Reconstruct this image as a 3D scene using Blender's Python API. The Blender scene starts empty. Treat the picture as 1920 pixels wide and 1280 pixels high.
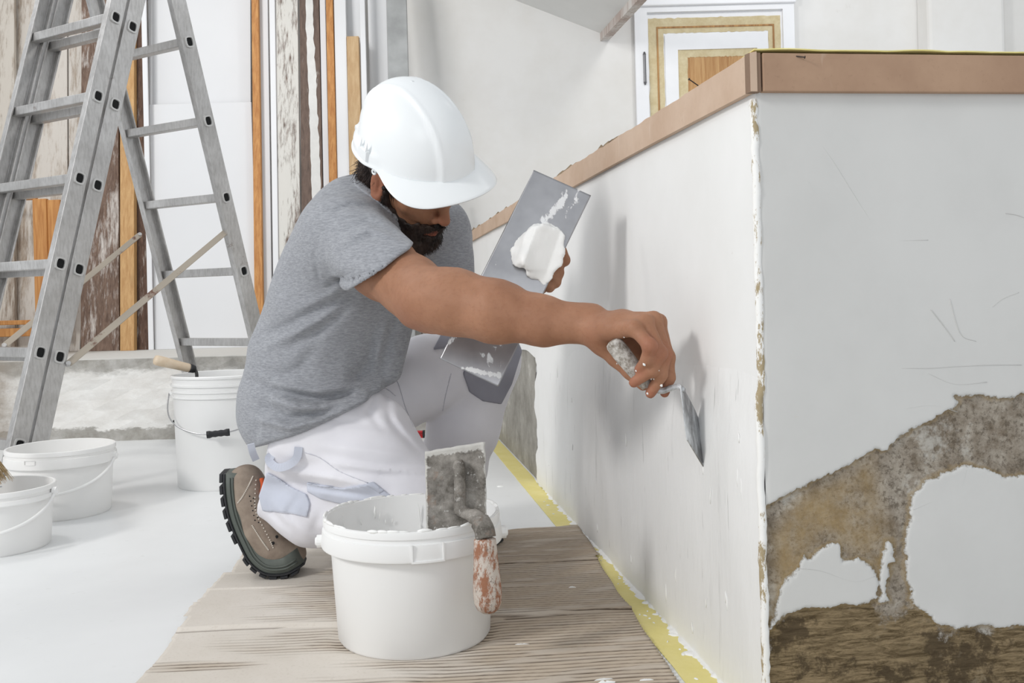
import bpy, bmesh, math, random
import numpy as np
from mathutils import Vector, Matrix, noise as mnoise

rng = random.Random(7)
nrg = np.random.RandomState(7)
SC = bpy.context.scene
COL = SC.collection

# ------------------------------------------------------------------ camera
F, H0, ROLL = 1850.0, 0.59, 0.026          # focal length in pixels of the 1920 frame, eye height, roll
CR = math.sqrt(1 - ROLL * ROLL)
CX, CY = 960.0, 550.0                      # principal point
cam_d = bpy.data.cameras.new('camera')
cam = bpy.data.objects.new('camera', cam_d)
COL.objects.link(cam)
cam_d.sensor_width = 36.0
cam_d.lens = 36.0 * F / 1920.0
cam_d.shift_y = -(640.0 - CY) / 1920.0
cam.location = (0, 0, H0)
cam.rotation_mode = 'XYZ'
cam.rotation_euler = (math.pi / 2, math.asin(ROLL), 0)
cam_d.clip_start = 0.05
SC.camera = cam

# ------------------------------------------------------------------ light
world = bpy.data.worlds.new('world')
SC.world = world
world.use_nodes = True
world.node_tree.nodes['Background'].inputs[0].default_value = (0.93, 0.965, 1.0, 1)
world.node_tree.nodes['Background'].inputs[1].default_value = 0.70


def area(name, loc, target, size, power, color=(1, 1, 1)):
    l = bpy.data.lights.new(name, 'AREA')
    l.shape = 'DISK'
    l.size = size
    l.energy = power
    l.color = color
    o = bpy.data.objects.new(name, l)
    COL.objects.link(o)
    o.location = loc
    o.rotation_euler = (Vector(target) - Vector(loc)).to_track_quat('-Z', 'Y').to_euler()
    return o


area('key_softbox', (-3.3, -0.55, 2.65), (0.0, 1.9, 0.45), 0.85, 84, (1, 0.985, 0.965))
area('fill_softbox', (0.2, -1.4, 1.35), (-0.1, 2.1, 0.5), 1.2, 10, (0.93, 0.965, 1.0))
area('back_softbox', (-2.2, 3.0, 3.1), (0.6, 4.9, 1.2), 0.8, 27, (1, 0.98, 0.96))

area('added_door_light', (1.5, 3.0, 2.9), (1.1, 5.4, 1.6), 0.5, 16, (1, 0.99, 0.97))  # extra light added only to brighten the door, no real lamp

SC.view_settings.view_transform = 'Standard'
SC.view_settings.look = 'None'
SC.view_settings.gamma = 1.0
SC.view_settings.use_curve_mapping = False
SC.view_settings.exposure = 0.0


# ------------------------------------------------------------------ geometry helpers
def P(px, py, Y):
    """point of the place seen at photograph pixel (px, py) at depth Y"""
    dx, dy = px - CX, py - CY
    u = dx * CR - dy * ROLL
    d = dx * ROLL + dy * CR
    return np.array([u * Y / F, Y, H0 - d * Y / F])


def PROJ(p):
    u = F * p[..., 0] / p[..., 1]
    d = F * (H0 - p[..., 2]) / p[..., 1]
    return CX + u * CR + d * ROLL, CY - u * ROLL + d * CR


def unit(v):
    v = np.asarray(v, float)
    return v / np.linalg.norm(v)


def link(name, verts, faces, mat=None, parent=None, origin=None, smooth=False, mats=None, fmat=None):
    """one mesh object; verts in world coordinates, origin = where the object's own origin goes"""
    verts = np.asarray(verts, dtype=np.float64).reshape(-1, 3)
    if origin is None:
        origin = (0, 0, 0)
        if parent is None and len(verts):
            lo, hi = verts.min(0), verts.max(0)
            origin = ((lo[0] + hi[0]) / 2, (lo[1] + hi[1]) / 2, lo[2])
        elif parent is not None:
            origin = parent['_o'] if '_o' in parent else tuple(parent.location)
    o3 = np.array(origin, float)
    me = bpy.data.meshes.new(name)
    if isinstance(faces, np.ndarray):
        n, k = faces.shape
        me.vertices.add(len(verts))
        me.vertices.foreach_set('co', (verts - o3).astype(np.float32).ravel())
        me.loops.add(n * k)
        me.loops.foreach_set('vertex_index', faces.astype(np.int32).ravel())
        me.polygons.add(n)
        me.polygons.foreach_set('loop_start', np.arange(0, n * k, k, dtype=np.int32))
        me.update(calc_edges=True)
    else:
        me.from_pydata([tuple(v) for v in (verts - o3)], [], [tuple(int(i) for i in f) for f in faces])
        me.update()
    for m in (mats or ([mat] if mat else [])):
        me.materials.append(m)
    if fmat is not None:
        me.polygons.foreach_set('material_index', np.asarray(fmat, dtype=np.int32))
    if smooth:
        me.polygons.foreach_set('use_smooth', np.ones(len(me.polygons), dtype=bool))
    o = bpy.data.objects.new(name, me)
    COL.objects.link(o)
    if parent is None:
        o.location = origin
        o['_o'] = list(origin)
    else:
        po = np.array(parent['_o'], float)
        o.parent = parent
        o.location = tuple(o3 - po)
        o['_o'] = list(origin)
    return o


def empty(name, loc, label, cat, group=None):
    o = bpy.data.objects.new(name, None)
    o.empty_display_size = 0.05
    COL.objects.link(o)
    o.location = tuple(loc)
    o['_o'] = [float(v) for v in loc]
    return tag(o, label, cat, group)


def tag(o, label, cat, group=None):
    o['label'] = label
    o['category'] = cat
    if group:
        o['group'] = group
    return o


def structure(o, label=None, cat=None):
    o['kind'] = 'structure'
    if label:
        o['label'] = label
    if cat:
        o['category'] = cat
    return o


class MB:
    """collects shapes for one mesh"""
    def __init__(self):
        self.v, self.f = [], []

    def add(self, v, f):
        b = len(self.v)
        self.v += [tuple(map(float, q)) for q in v]
        self.f += [tuple(i + b for i in q) for q in f]
        return self

    def build(self, name, mat, parent=None, origin=None, smooth=False, bevel=0, seg=2, angle=None):
        o = link(name, self.v, self.f, mat, parent, origin, smooth)
        if bevel:
            m = o.modifiers.new('bevel', 'BEVEL')
            m.width = bevel
            m.segments = seg
            m.limit_method = 'ANGLE'
            m.angle_limit = math.radians(35)
        if angle:
            autosmooth(o, angle)
        return o

    def box(self, c, ax, ay, az):
        """c centre, ax ay az half-axis vectors"""
        c, ax, ay, az = (np.asarray(q, float) for q in (c, ax, ay, az))
        v = [c + sx * ax + sy * ay + sz * az for sz in (-1, 1) for sx, sy in ((-1, -1), (1, -1), (1, 1), (-1, 1))]
        return self.add(v, [(3, 2, 1, 0), (4, 5, 6, 7), (0, 1, 5, 4), (1, 2, 6, 5), (2, 3, 7, 6), (3, 0, 4, 7)])

    def abox(self, lo, hi):
        lo, hi = np.asarray(lo, float), np.asarray(hi, float)
        d = (hi - lo) / 2
        return self.box((lo + hi) / 2, (d[0], 0, 0), (0, d[1], 0), (0, 0, d[2]))

    def tube(self, pts, rad, n=10, caps=True, flat=1.0, upv=(0, 0, 1)):
        pts = [np.asarray(p, float) for p in pts]
        if not hasattr(rad, '__len__'):
            rad = [rad] * len(pts)
        v, f = [], []
        prev = None
        for i, p in enumerate(pts):
            t = unit(pts[min(i + 1, len(pts) - 1)] - pts[max(i - 1, 0)])
            if prev is None:
                a = np.cross(t, upv)
                if np.linalg.norm(a) < 1e-4:
                    a = np.cross(t, (1, 0, 0))
                a = unit(a)
            else:
                a = unit(prev - t * np.dot(prev, t))
            prev = a
            b = np.cross(t, a)
            for k in range(n):
                q = 2 * math.pi * k / n
                v.append(p + rad[i] * (math.cos(q) * a + flat * math.sin(q) * b))
        for i in range(len(pts) - 1):
            for k in range(n):
                k2 = (k + 1) % n
                f.append((i * n + k, i * n + k2, (i + 1) * n + k2, (i + 1) * n + k))
        if caps:
            f.append(tuple(range(n))[::-1])
            f.append(tuple(range((len(pts) - 1) * n, len(pts) * n)))
        return self.add(v, f)

    def lathe(self, c, prof, n=64, axis=(0, 0, 1)):
        """prof: list of (r, z); closed where r = 0"""
        az = unit(axis)
        ax = unit(np.cross(az, (0, 1, 0.01)))
        ay = np.cross(az, ax)
        c = np.asarray(c, float)
        v, f = [], []
        for r, z in prof:
            for k in range(n):
                q = 2 * math.pi * k / n
                v.append(c + z * az + r * (math.cos(q) * ax + math.sin(q) * ay))
        for i in range(len(prof) - 1):
            for k in range(n):
                k2 = (k + 1) % n
                f.append((i * n + k, i * n + k2, (i + 1) * n + k2, (i + 1) * n + k))
        if prof[0][0] < 0.02:
            f.append(tuple(range(n))[::-1])
        if prof[-1][0] < 0.02:
            f.append(tuple(range((len(prof) - 1) * n, len(prof) * n)))
        return self.add(v, f)

    def prism(self, poly, off):
        """planar polygon (3-D points) swept by vector off"""
        n = len(poly)
        off = np.asarray(off, float)
        v = [np.asarray(p, float) for p in poly] + [np.asarray(p, float) + off for p in poly]
        f = [tuple(range(n))[::-1], tuple(range(n, 2 * n))]
        f += [(i, (i + 1) % n, n + (i + 1) % n, n + i) for i in range(n)]
        return self.add(v, f)


def autosmooth(o, deg=40):
    me = o.data
    me.polygons.foreach_set('use_smooth', np.ones(len(me.polygons), dtype=bool))
    bm = bmesh.new()
    bm.from_mesh(me)
    lim = math.radians(deg)
    for e in bm.edges:
        if len(e.link_faces) == 2:
            e.smooth = e.calc_face_angle(0) < lim
    bm.to_mesh(me)
    bm.free()


def bez(pts, n=24):
    """smooth curve through pts (Catmull-Rom)"""
    pts = [np.asarray(p, float) for p in pts]
    q = [2 * pts[0] - pts[1]] + pts + [2 * pts[-1] - pts[-2]]
    out = []
    m = len(pts) - 1
    for k in range(n + 1):
        t = k / n * m
        i = min(int(t), m - 1)
        t -= i
        a, b, c, d = q[i], q[i + 1], q[i + 2], q[i + 3]
        out.append(.5 * (2 * b + (c - a) * t + (2 * a - 5 * b + 4 * c - d) * t * t + (3 * b - a - 3 * c + d) * t ** 3))
    return out


# ------------------------------------------------------------------ signed distance modelling
def rc(p, a, b, r1, r2):
    a, b = np.asarray(a, float), np.asarray(b, float)
    ab = b - a
    t = np.clip(((p - a) @ ab) / max(ab @ ab, 1e-12), 0, 1)
    return np.linalg.norm(p - a - t[:, None] * ab, axis=1) - (r1 + (r2 - r1) * t)


def ell(p, c, r, R=None):
    q = p - np.asarray(c, float)
    if R is not None:
        q = q @ np.asarray(R, float)          # columns of R = axes
    r = np.asarray(r, float)
    k0 = np.linalg.norm(q / r, axis=1)
    k1 = np.linalg.norm(q / (r * r), axis=1) + 1e-9
    return k0 * (k0 - 1.0) / k1


def smin(a, b, k):
    h = np.maximum(k - np.abs(a - b), 0) / k
    return np.minimum(a, b) - h * h * k * .25


def smax(a, b, k):
    return -smin(-a, -b, k)


def chain(p, pts, rs, k=0.01):
    d = None
    for i in range(len(pts) - 1):
        e = rc(p, pts[i], pts[i + 1], rs[i], rs[i + 1])
        d = e if d is None else smin(d, e, k)
    return d


_W = nrg.normal(size=(3, 24, 3))
_PH = nrg.uniform(0, 6.28, size=(3, 24))


def fnoise(p, scale, which=0):
    """cheap smooth noise: a sum of randomly directed waves, about -1..1"""
    s = 0
    for i in range(12):
        s = s + np.sin(p @ (_W[which, i] * scale) + _PH[which, i])
    return s / 4.2


def sdf_mesh(f, lo, hi, h, margin=0.004):
    """surface nets over the active blocks of a grid"""
    lo, hi = np.asarray(lo, float), np.asarray(hi, float)
    B = 8
    nb = np.ceil((hi - lo) / (h * B)).astype(int) + 1
    n = nb * B
    bi = np.stack(np.meshgrid(*[np.arange(k) for k in nb], indexing='ij'), -1).reshape(-1, 3)
    cc = lo + (bi * B + (B - 1) / 2) * h
    dc = f(cc)
    act = np.abs(dc) < B * h * .87 * 1.25 + margin
    V = np.empty(n, np.float32)
    sgn = np.where(dc < 0, -1., 1.).astype(np.float32).reshape(nb)
    V[...] = np.repeat(np.repeat(np.repeat(sgn, B, 0), B, 1), B, 2)
    loc = np.stack(np.meshgrid(*[np.arange(B)] * 3, indexing='ij'), -1).reshape(-1, 3)
    ab = bi[act]
    for s in range(0, len(ab), 500):
        blk = ab[s:s + 500]
        idx = (blk[:, None, :] * B + loc[None]).reshape(-1, 3)
        V[idx[:, 0], idx[:, 1], idx[:, 2]] = f(lo + idx * h)
    I = V < 0
    c = np.zeros(n - 1, np.int8)
    for dx in (0, 1):
        for dy in (0, 1):
            for dz in (0, 1):
                c += I[dx:n[0] - 1 + dx, dy:n[1] - 1 + dy, dz:n[2] - 1 + dz]
    cells = np.argwhere((c > 0) & (c < 8))
    m = len(cells)
    acc = np.zeros((m, 3))
    cnt = np.zeros(m)
    corners = [(x, y, z) for x in (0, 1) for y in (0, 1) for z in (0, 1)]
    val = {k: V[cells[:, 0] + k[0], cells[:, 1] + k[1], cells[:, 2] + k[2]].astype(float) for k in corners}
    for a in corners:
        for ax in range(3):
            if a[ax]:
                continue
            b = list(a)
            b[ax] = 1
            va, vb = val[a], val[tuple(b)]
            ok = (va < 0) != (vb < 0)
            t = np.where(ok, va / np.where(ok, va - vb, 1), 0)
            q = np.array(a, float)[None] + t[:, None] * np.eye(3)[ax]
            acc += np.where(ok[:, None], q, 0)
            cnt += ok
    verts = lo + (cells + acc / cnt[:, None]) * h
    idm = np.full(n - 1, -1, np.int32)
    idm[cells[:, 0], cells[:, 1], cells[:, 2]] = np.arange(m)
    quads = []
    for ax in range(3):
        u, w = (ax + 1) % 3, (ax + 2) % 3
        sl0 = [slice(1, n[k] - 1) for k in range(3)]
        sl0[ax] = slice(0, n[ax] - 1)
        sl1 = list(sl0)
        sl1[ax] = slice(1, n[ax])
        A, Bv = I[tuple(sl0)], I[tuple(sl1)]
        for flip, e in ((False, np.argwhere(A & ~Bv)), (True, np.argwhere(~A & Bv))):
            if not len(e):
                continue
            e = e.copy()
            for k in range(3):
                if k != ax:
                    e[:, k] += 1
            def g(du, dw):
                q = e.copy()
                q[:, u] -= du
                q[:, w] -= dw
                return idm[q[:, 0], q[:, 1], q[:, 2]]
            qd = np.stack([g(1, 1), g(0, 1), g(0, 0), g(1, 0)], 1)
            quads.append(qd[:, ::-1] if flip else qd)
    quads = np.concatenate(quads)
    quads = quads[(quads >= 0).all(1)]
    return verts, quads


def seg_dist2(px, py, pts):
    """distance in the (px, py) plane to a polyline"""
    d = None
    for (x0, y0), (x1, y1) in zip(pts[:-1], pts[1:]):
        vx, vy = x1 - x0, y1 - y0
        t = np.clip(((px - x0) * vx + (py - y0) * vy) / (vx * vx + vy * vy + 1e-9), 0, 1)
        e = np.hypot(px - x0 - t * vx, py - y0 - t * vy)
        d = e if d is None else np.minimum(d, e)
    return d


def poly_sd(px, py, poly):
    """signed distance to a polygon, negative inside"""
    poly = list(poly)
    d = seg_dist2(px, py, poly + [poly[0]])
    ins = np.zeros(px.shape, bool)
    j = len(poly) - 1
    for i in range(len(poly)):
        xi, yi = poly[i]
        xj, yj = poly[j]
        cr = (yi > py) != (yj > py)
        ins ^= cr & (px < (xj - xi) * (py - yi) / ((yj - yi) if yj != yi else 1e-9) + xi)
        j = i
    return np.where(ins, -d, d)


# ------------------------------------------------------------------ materials
def S(r, g=None, b=None):
    """sRGB 0-255 to linear"""
    if g is None:
        g = b = r
    f = lambda c: (c / 255 / 12.92) if c / 255 <= .04045 else ((c / 255 + .055) / 1.055) ** 2.4
    return (f(r), f(g), f(b), 1)


class M:
    """small node-tree builder"""
    def __init__(self, name, rough=.5, metal=0.0, spec=.5):
        self.m = bpy.data.materials.new(name)
        self.m.use_nodes = True
        self.t = self.m.node_tree
        self.N = self.t.nodes
        self.b = self.N['Principled BSDF']
        self.b.inputs['Roughness'].default_value = rough
        self.b.inputs['Metallic'].default_value = metal
        self.b.inputs['Specular IOR Level'].default_value = spec
        self.co = self.N.new('ShaderNodeTexCoord').outputs['Object']

    def put(self, sock, x):
        if isinstance(x, (int, float)):
            sock.default_value = x
        elif isinstance(x, tuple):
            sock.default_value = x if len(x) == len(sock.default_value) else x[:3]
        else:
            self.t.links.new(x, sock)

    def noise(self, scale=5, detail=4, rough=.55, stretch=(1, 1, 1), dist=0, co=None, off=(0, 0, 0)):
        mp = self.N.new('ShaderNodeMapping')
        mp.inputs['Scale'].default_value = stretch
        mp.inputs['Location'].default_value = off
        self.put(mp.inputs['Vector'], co or self.co)
        n = self.N.new('ShaderNodeTexNoise')
        n.inputs['Scale'].default_value = scale
        n.inputs['Detail'].default_value = detail
        n.inputs['Roughness'].default_value = rough
        n.inputs['Distortion'].default_value = dist
        self.put(n.inputs['Vector'], mp.outputs[0])
        return n.outputs['Fac']

    def wave(self, scale=5, dist=2, stretch=(1, 1, 1), direction='X', detail=2):
        mp = self.N.new('ShaderNodeMapping')
        mp.inputs['Scale'].default_value = stretch
        self.put(mp.inputs['Vector'], self.co)
        n = self.N.new('ShaderNodeTexWave')
        n.bands_direction = direction
        n.inputs['Scale'].default_value = scale
        n.inputs['Distortion'].default_value = dist
        n.inputs['Detail'].default_value = detail
        self.put(n.inputs['Vector'], mp.outputs[0])
        return n.outputs['Fac']

    def ramp(self, x, lo, hi, a=0.0, b=1.0, smooth=False):
        n = self.N.new('ShaderNodeMapRange')
        n.interpolation_type = 'SMOOTHSTEP' if smooth else 'LINEAR'
        self.put(n.inputs['Value'], x)
        n.inputs['From Min'].default_value = lo
        n.inputs['From Max'].default_value = hi
        n.inputs['To Min'].default_value = a
        n.inputs['To Max'].default_value = b
        return n.outputs['Result']

    def math(self, op, a, b=0.0, c=None):
        n = self.N.new('ShaderNodeMath')
        n.operation = op
        self.put(n.inputs[0], a)
        self.put(n.inputs[1], b)
        if c is not None:
            self.put(n.inputs[2], c)
        return n.outputs[0]

    def mix(self, f, a, b, mode='MIX'):
        n = self.N.new('ShaderNodeMix')
        n.data_type = 'RGBA'
        n.blend_type = mode
        self.put(n.inputs['Factor'], f)
        self.put(n.inputs['A'], a)
        self.put(n.inputs['B'], b)
        return n.outputs['Result']

    def attr(self, name):
        n = self.N.new('ShaderNodeAttribute')
        n.attribute_name = name
        return n

    def xyz(self, co=None):
        n = self.N.new('ShaderNodeSeparateXYZ')
        self.put(n.inputs[0], co or self.co)
        return n.outputs

    def color(self, c):
        self.put(self.b.inputs['Base Color'], c)
        return self

    def bump(self, hgt, strength=.3, dist=.01):
        n = self.N.new('ShaderNodeBump')
        n.inputs['Strength'].default_value = strength
        n.inputs['Distance'].default_value = dist
        self.put(n.inputs['Height'], hgt)
        old = self.b.inputs['Normal'].links
        if old:
            self.t.links.new(old[0].from_socket, n.inputs['Normal'])
        self.t.links.new(n.outputs[0], self.b.inputs['Normal'])
        return self


def plain(name, col, rough=.5, metal=0.0, var=.06, scale=12, bump=0.0, bscale=60, spec=.5):
    m = M(name, rough, metal, spec)
    n = m.noise(scale, 3)
    dark = tuple(c * (1 - var * 2) for c in col[:3]) + (1,)
    m.color(m.mix(m.ramp(n, .35, .65), dark, col))
    if bump:
        m.bump(m.noise(bscale, 4), bump, .004)
    return m.m


def wood(name, base, dark, grain=1.0, knots=True, rough=.6):
    """long grain along Z"""
    m = M(name, rough)
    g = m.noise(14 * grain, 5, .65, (6, 6, .35), .4)
    c = m.mix(m.ramp(g, .38, .66), dark, base)
    if knots:
        k = m.noise(3.2, 2, .4, (3, 3, .8))
        c = m.mix(m.ramp(k, .68, .78), c, tuple(q * .55 for q in dark[:3]) + (1,))
    m.color(c)
    m.bump(g, .25, .003)
    return m.m


def weathered(name, base, dark, paint, cover, seed=0, scale=1.0, rough=.8, streak=.4):
    """old board, grain along Z, with worn paint; cover 0..1"""
    m = M(name, rough, 0, .25)
    g = m.noise(16 * scale, 6, .7, (5, 5, .4), .5, off=(seed, seed * 2, 0))
    w = m.mix(m.ramp(g, .35, .68), dark, base)
    a = m.noise(2.0 * scale, 4, .6, (4.5, 4.5, .55), .3, off=(seed * 3, 0, seed))
    b = m.noise(30 * scale, 5, .7, (3, 3, .16), .2, off=(0, seed, 1))
    s = m.math('ADD', m.math('MULTIPLY', a, 1 - streak), m.math('MULTIPLY', b, streak))
    t = .5 + (.5 - cover) * .42
    m.color(m.mix(m.ramp(s, t - .04, t + .07, 0, .93), w, paint))
    m.bump(g, .35, .003)
    return m.m


WHITE = S(236, 237, 238)
mats = {}
mats['plastic'] = plain('white_bucket_plastic', S(240, 240, 239), .38, 0, .012, 6)
mats['plastic2'] = plain('warm_white_bucket_plastic', S(242, 241, 239), .36, 0, .012, 6)
mats['black'] = plain('black_plastic', S(30, 31, 34), .5, 0, .1)
mats['hole'] = plain('dark_hole', S(18, 18, 19), .9)
mats['wire'] = plain('zinc_wire', S(200, 200, 202), .3, 1, .05)
mats['plaster_wet'] = plain('wet_white_plaster', S(243, 243, 241), .45, 0, .01, 20, .25, 45)
mats['hat'] = plain('white_helmet_plastic', S(240, 243, 244), .28, 0, .004, 3)
mats['hinge'] = plain('steel_hinge', S(120, 120, 122), .4, .8)
mats['rust'] = plain('rusted_nail', S(70, 62, 58), .6, .5, .2)


def aluminium():
    m = M('brushed_aluminium', .42, .75)
    a = m.noise(5, 5, .7)
    b = m.noise(130, 3, .6, (1, 1, .25))
    c = m.mix(m.ramp(a, .35, .7), S(184, 182, 180), S(212, 211, 210))
    c = m.mix(m.ramp(b, .42, .75, 0, .35), c, S(120, 116, 112))
    d = m.noise(9, 6, .8)
    c = m.mix(m.ramp(d, .66, .74, 0, .65), c, S(110, 82, 68))
    m.color(c)
    m.put(m.b.inputs['Roughness'], m.ramp(a, .3, .7, .36, .55))
    return m.m


mats['alu'] = aluminium()
# ================================================================== THE ROOM
YB = 5.45                                   # back wall
CORN = np.array([.329, 1.306])              # outer corner of the low wall
WD = unit([-.148, 1.0])                     # direction along its long side
WN = np.array([-WD[1], WD[0]])              # normal of the long side, into the room
FD = np.array([WD[1], -WD[0]])              # direction along its end face
WH = 0.897


def wpt(s, off, z):
    """s metres along the long side, off metres out from it"""
    q = CORN + WD * s + WN * off
    return np.array([q[0], q[1], z])


def ept(s, off, z):
    q = CORN + FD * s - WD * off
    return np.array([q[0], q[1], z])


# floor
m = M('white_floor', .42, 0, .4)
a = m.noise(1.6, 4, .6)
b = m.noise(26, 4, .7)
c = m.mix(m.ramp(a, .35, .7), S(226, 227, 227), S(236, 237, 237))
c = m.mix(m.ramp(b, .62, .8, 0, .35), c, S(200, 199, 196))
m.color(c)
m.bump(m.noise(14, 4), .06, .004)
mb = MB()
mb.abox((-5.5, -1.5, -.08), (4.5, YB + .15, 0))
structure(mb.build('floor', m.m), 'smooth white floor')

# back wall
m = M('white_plaster_wall', .85, 0, .2)
a = m.noise(1.3, 5, .65)
b = m.noise(7, 6, .75, off=(3, 1, 2))
c = m.mix(m.ramp(a, .4, .62), S(226, 224, 220), S(234, 233, 231))
c = m.mix(m.ramp(b, .66, .8, 0, .3), c, S(190, 182, 170))
m.color(c)
m.bump(m.noise(9, 5, .6), .18, .006)
MW = m.m
mb = MB()
mb.abox((-5.5, YB, 0), (4.5, YB + .15, 3.2))
structure(mb.build('wall_back', MW), 'white plastered back wall')

# pilaster at the far right of the back wall
x0, x1 = P(1718, 60, YB)[0], P(1858, 60, YB)[0]
mb = MB()
mb.abox((x0, YB - .16, 0), (x1, YB, 3.2))
structure(mb.build('trim_4', MW, bevel=.02), 'shallow white pilaster on the back wall')
mb = MB()
mb.abox((x1, YB - .05, 0), (4.5, YB, 3.2))
structure(mb.build('trim_5', MW), 'white wall panel right of the pilaster')

# plastered ledge (plinth) along the back wall
LZ, LY = .354, 4.25
m = M('patched_cement_ledge', .85, 0, .2)
x, y, z = m.xyz(m.N.new('ShaderNodeNewGeometry').outputs['Position'])
n1 = m.noise(2.6, 6, .75, (1, 1, 2.2))
n2 = m.noise(11, 5, .7)
cem = m.mix(m.ramp(n2, .3, .7), S(150, 146, 138), S(196, 194, 190))
wht = m.mix(m.ramp(m.noise(5, 5, .7, (1, 1, 2)), .35, .65), S(222, 219, 214), S(240, 239, 236))
zz = m.math('ADD', z, m.math('MULTIPLY', m.math('SUBTRACT', n1, .5), .16))
low = m.ramp(zz, .055, .065)
c = m.mix(low, cem, wht)
up = m.ramp(zz, .285, .31)
c = m.mix(up, c, cem)
top = m.ramp(z, LZ - .004, LZ - .002)
c = m.mix(top, c, S(214, 212, 207))
stain = m.ramp(m.math('ADD', x, m.math('MULTIPLY', n1, .5)), -2.02, -1.75, 1, 0)
c = m.mix(m.math('MULTIPLY', stain, m.ramp(n2, .3, .6, .3, .9)), c, S(140, 125, 108))
m.color(c)
m.bump(n2, .5, .01)
mb = MB()
xs = np.linspace(-5.5, wpt((LY - CORN[1]) / WD[1], -.03, 0)[0], 60)
zs = np.linspace(0, LZ, 9)
vv, ff = [], []
for i, xx in enumerate(xs):
    for j, zq in enumerate(zs):
        vv.append((xx, LY + .006 * math.sin(xx * 7.3) * math.sin(zq * 21 + 1) + .004 * math.sin(xx * 23 + zq * 31), zq))
for i in range(59):
    for j in range(8):
        ff.append((i * 9 + j, (i + 1) * 9 + j, (i + 1) * 9 + j + 1, i * 9 + j + 1))
mb.add(vv, ff)
bk = len(mb.v)
mb.add([(xx, YB, LZ) for xx in xs], [])
for i in range(59):
    mb.f.append((i * 9 + 8, (i + 1) * 9 + 8, bk + i + 1, bk + i))
structure(mb.build('ledge', m.m), 'low plastered ledge along the back wall, patched with cement')

# low wall, long side: concrete core with white coats
m = M('old_cement_core', .9, 0, .2)
n2 = m.noise(6, 6, .75)
n3 = m.noise(60, 4, .7)
c = m.mix(m.ramp(n2, .3, .7), S(122, 119, 112), S(176, 173, 166))
c = m.mix(m.ramp(n2, .62, .75), c, S(205, 203, 198))
m.color(c)
m.bump(n3, .5, .004)
MCORE = m.m
WL = (YB - CORN[1]) / WD[1] + .05
TH = .14
mb = MB()
mb.prism([wpt(0.02, -.004, 0), wpt(WL, -.004, 0), wpt(WL, -TH, 0), wpt(.02, -TH, 0)], (0, 0, WH - .004))
structure(mb.build('wall_right', MCORE), 'low wall running away to the back wall')


def white_coat(name, streaks):
    m = M(name, .75, 0, .25)
    a = m.noise(2.2, 5, .6)
    c = m.mix(m.ramp(a, .35, .65), S(229, 229, 227), S(237, 237, 236))
    if streaks:
        s = m.noise(9, 5, .7, (2.4, 2.4, .32), .2)
        c = m.mix(m.ramp(s, .60, .72, 0, .55), c, S(196, 196, 194))
        s2 = m.noise(46, 4, .6, (1.8, 1.8, .12))
        c = m.mix(m.ramp(s2, .68, .72, 0, .5), c, S(150, 150, 148))
        m.bump(m.noise(16, 5, .6, (1.6, 1.6, .5)), .22, .01)
    else:
        s = m.noise(30, 5, .7)
        c = m.mix(m.ramp(s, .70, .76, 0, .35), c, S(198, 192, 184))
        m.bump(m.noise(8, 4, .6), .12, .006)
    m.color(c)
    return m.m


def coat_strip(name, mat, top, bot, s0, s1, off0, off1, n=160, jig=.004, parent=None):
    """a coat of plaster on the long side; top(s), bot(s) heights, wavy ends"""
    rows = 26
    vv, ff = [], []
    for i in range(n + 1):
        t = i / n
        s = s0 + (s1 - s0) * t ** 1.25
        zt, zb = top(s), bot(s)
        for j in range(rows + 1):
            q = j / rows
            z = zb + (zt - zb) * q
            e = min(t / .02, 1) if s0 > .01 else 1
            e *= min((1 - t) / .012, 1)
            e = e * min(1, (1 - q) / .22) if off1 > .004 else e
            se = s + (.02 * math.sin(z * 31) + .012 * math.sin(z * 83 + 1)) * (t > .985)
            o = off0 + (off1 - off0) * e + jig * .35 * mnoise.noise(Vector((s * 5, z * 2.5, 3)))
            vv.append(wpt(se, o, z))
    for i in range(n):
        for j in range(rows):
            a = i * (rows + 1) + j
            ff.append((a, a + 1, a + rows + 2, a + rows + 1))
    return link(name, vv, ff, mat, parent=parent, smooth=True)


WR = bpy.data.objects['wall_right']
coat_strip('painted_coat', white_coat('old_white_paint', False), lambda s: WH - .006,
           lambda s: .40 + .012 * math.sin(s * 3.1) + .005 * math.sin(s * 17), 0.0, WL, .0, .0, parent=WR)
coat_strip('fresh_plaster_coat', white_coat('fresh_plaster', True),
           lambda s: .452 + .018 * math.sin(s * 2.3 + 1) + .006 * math.sin(s * 13),
           lambda s: .004, .0, 1.79, .0, .007, n=220, jig=.008, parent=WR)
# chipped corner bead of plaster along the edge
mb = MB()
for off, r in ((.0, .0055),):
    pts = []
    for i in range(90):
        z = .002 + (WH - .06) * i / 89
        j = .0015 * mnoise.noise(Vector((z * 20, 1, 2))) + .0012 * mnoise.noise(Vector((z * 130, 4, 2)))
        pts.append(wpt(.003 + j, .001 + j * .6 + (.004 if z < .45 else 0), z))
    mb.tube(pts, [r * (1 + .25 * mnoise.noise(Vector((i * .7, 0, 5)))) for i in range(90)], 8)
mc = M('chipped_edge', .85, 0, .2)
n = mc.noise(30, 6, .8, (1, 1, .35))
mc.color(mc.mix(mc.ramp(n, .53, .58), S(238, 237, 234), S(168, 152, 122)))
mb.build('edge_bead', mc.m, parent=WR, smooth=True)
# thin plaster ridges and lumps left on the fresh coat
mb = MB()
for k in range(20):
    s = .05 + 1.6 * rng.random() ** 1.4
    z = .03 + .40 * rng.random()
    L = .006 + .03 * rng.random()
    pts = [wpt(s + .004 * rng.uniform(-1, 1) * q, .0075, z + L * q) for q in (0, .35, .7, 1)]
    mb.tube(pts, [.0004, .0013, .001, .0003], 5, flat=.6)
mb.build('plaster_ridges', mats['plaster_wet'], parent=WR, smooth=True)['kind'] = 'stuff'

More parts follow.
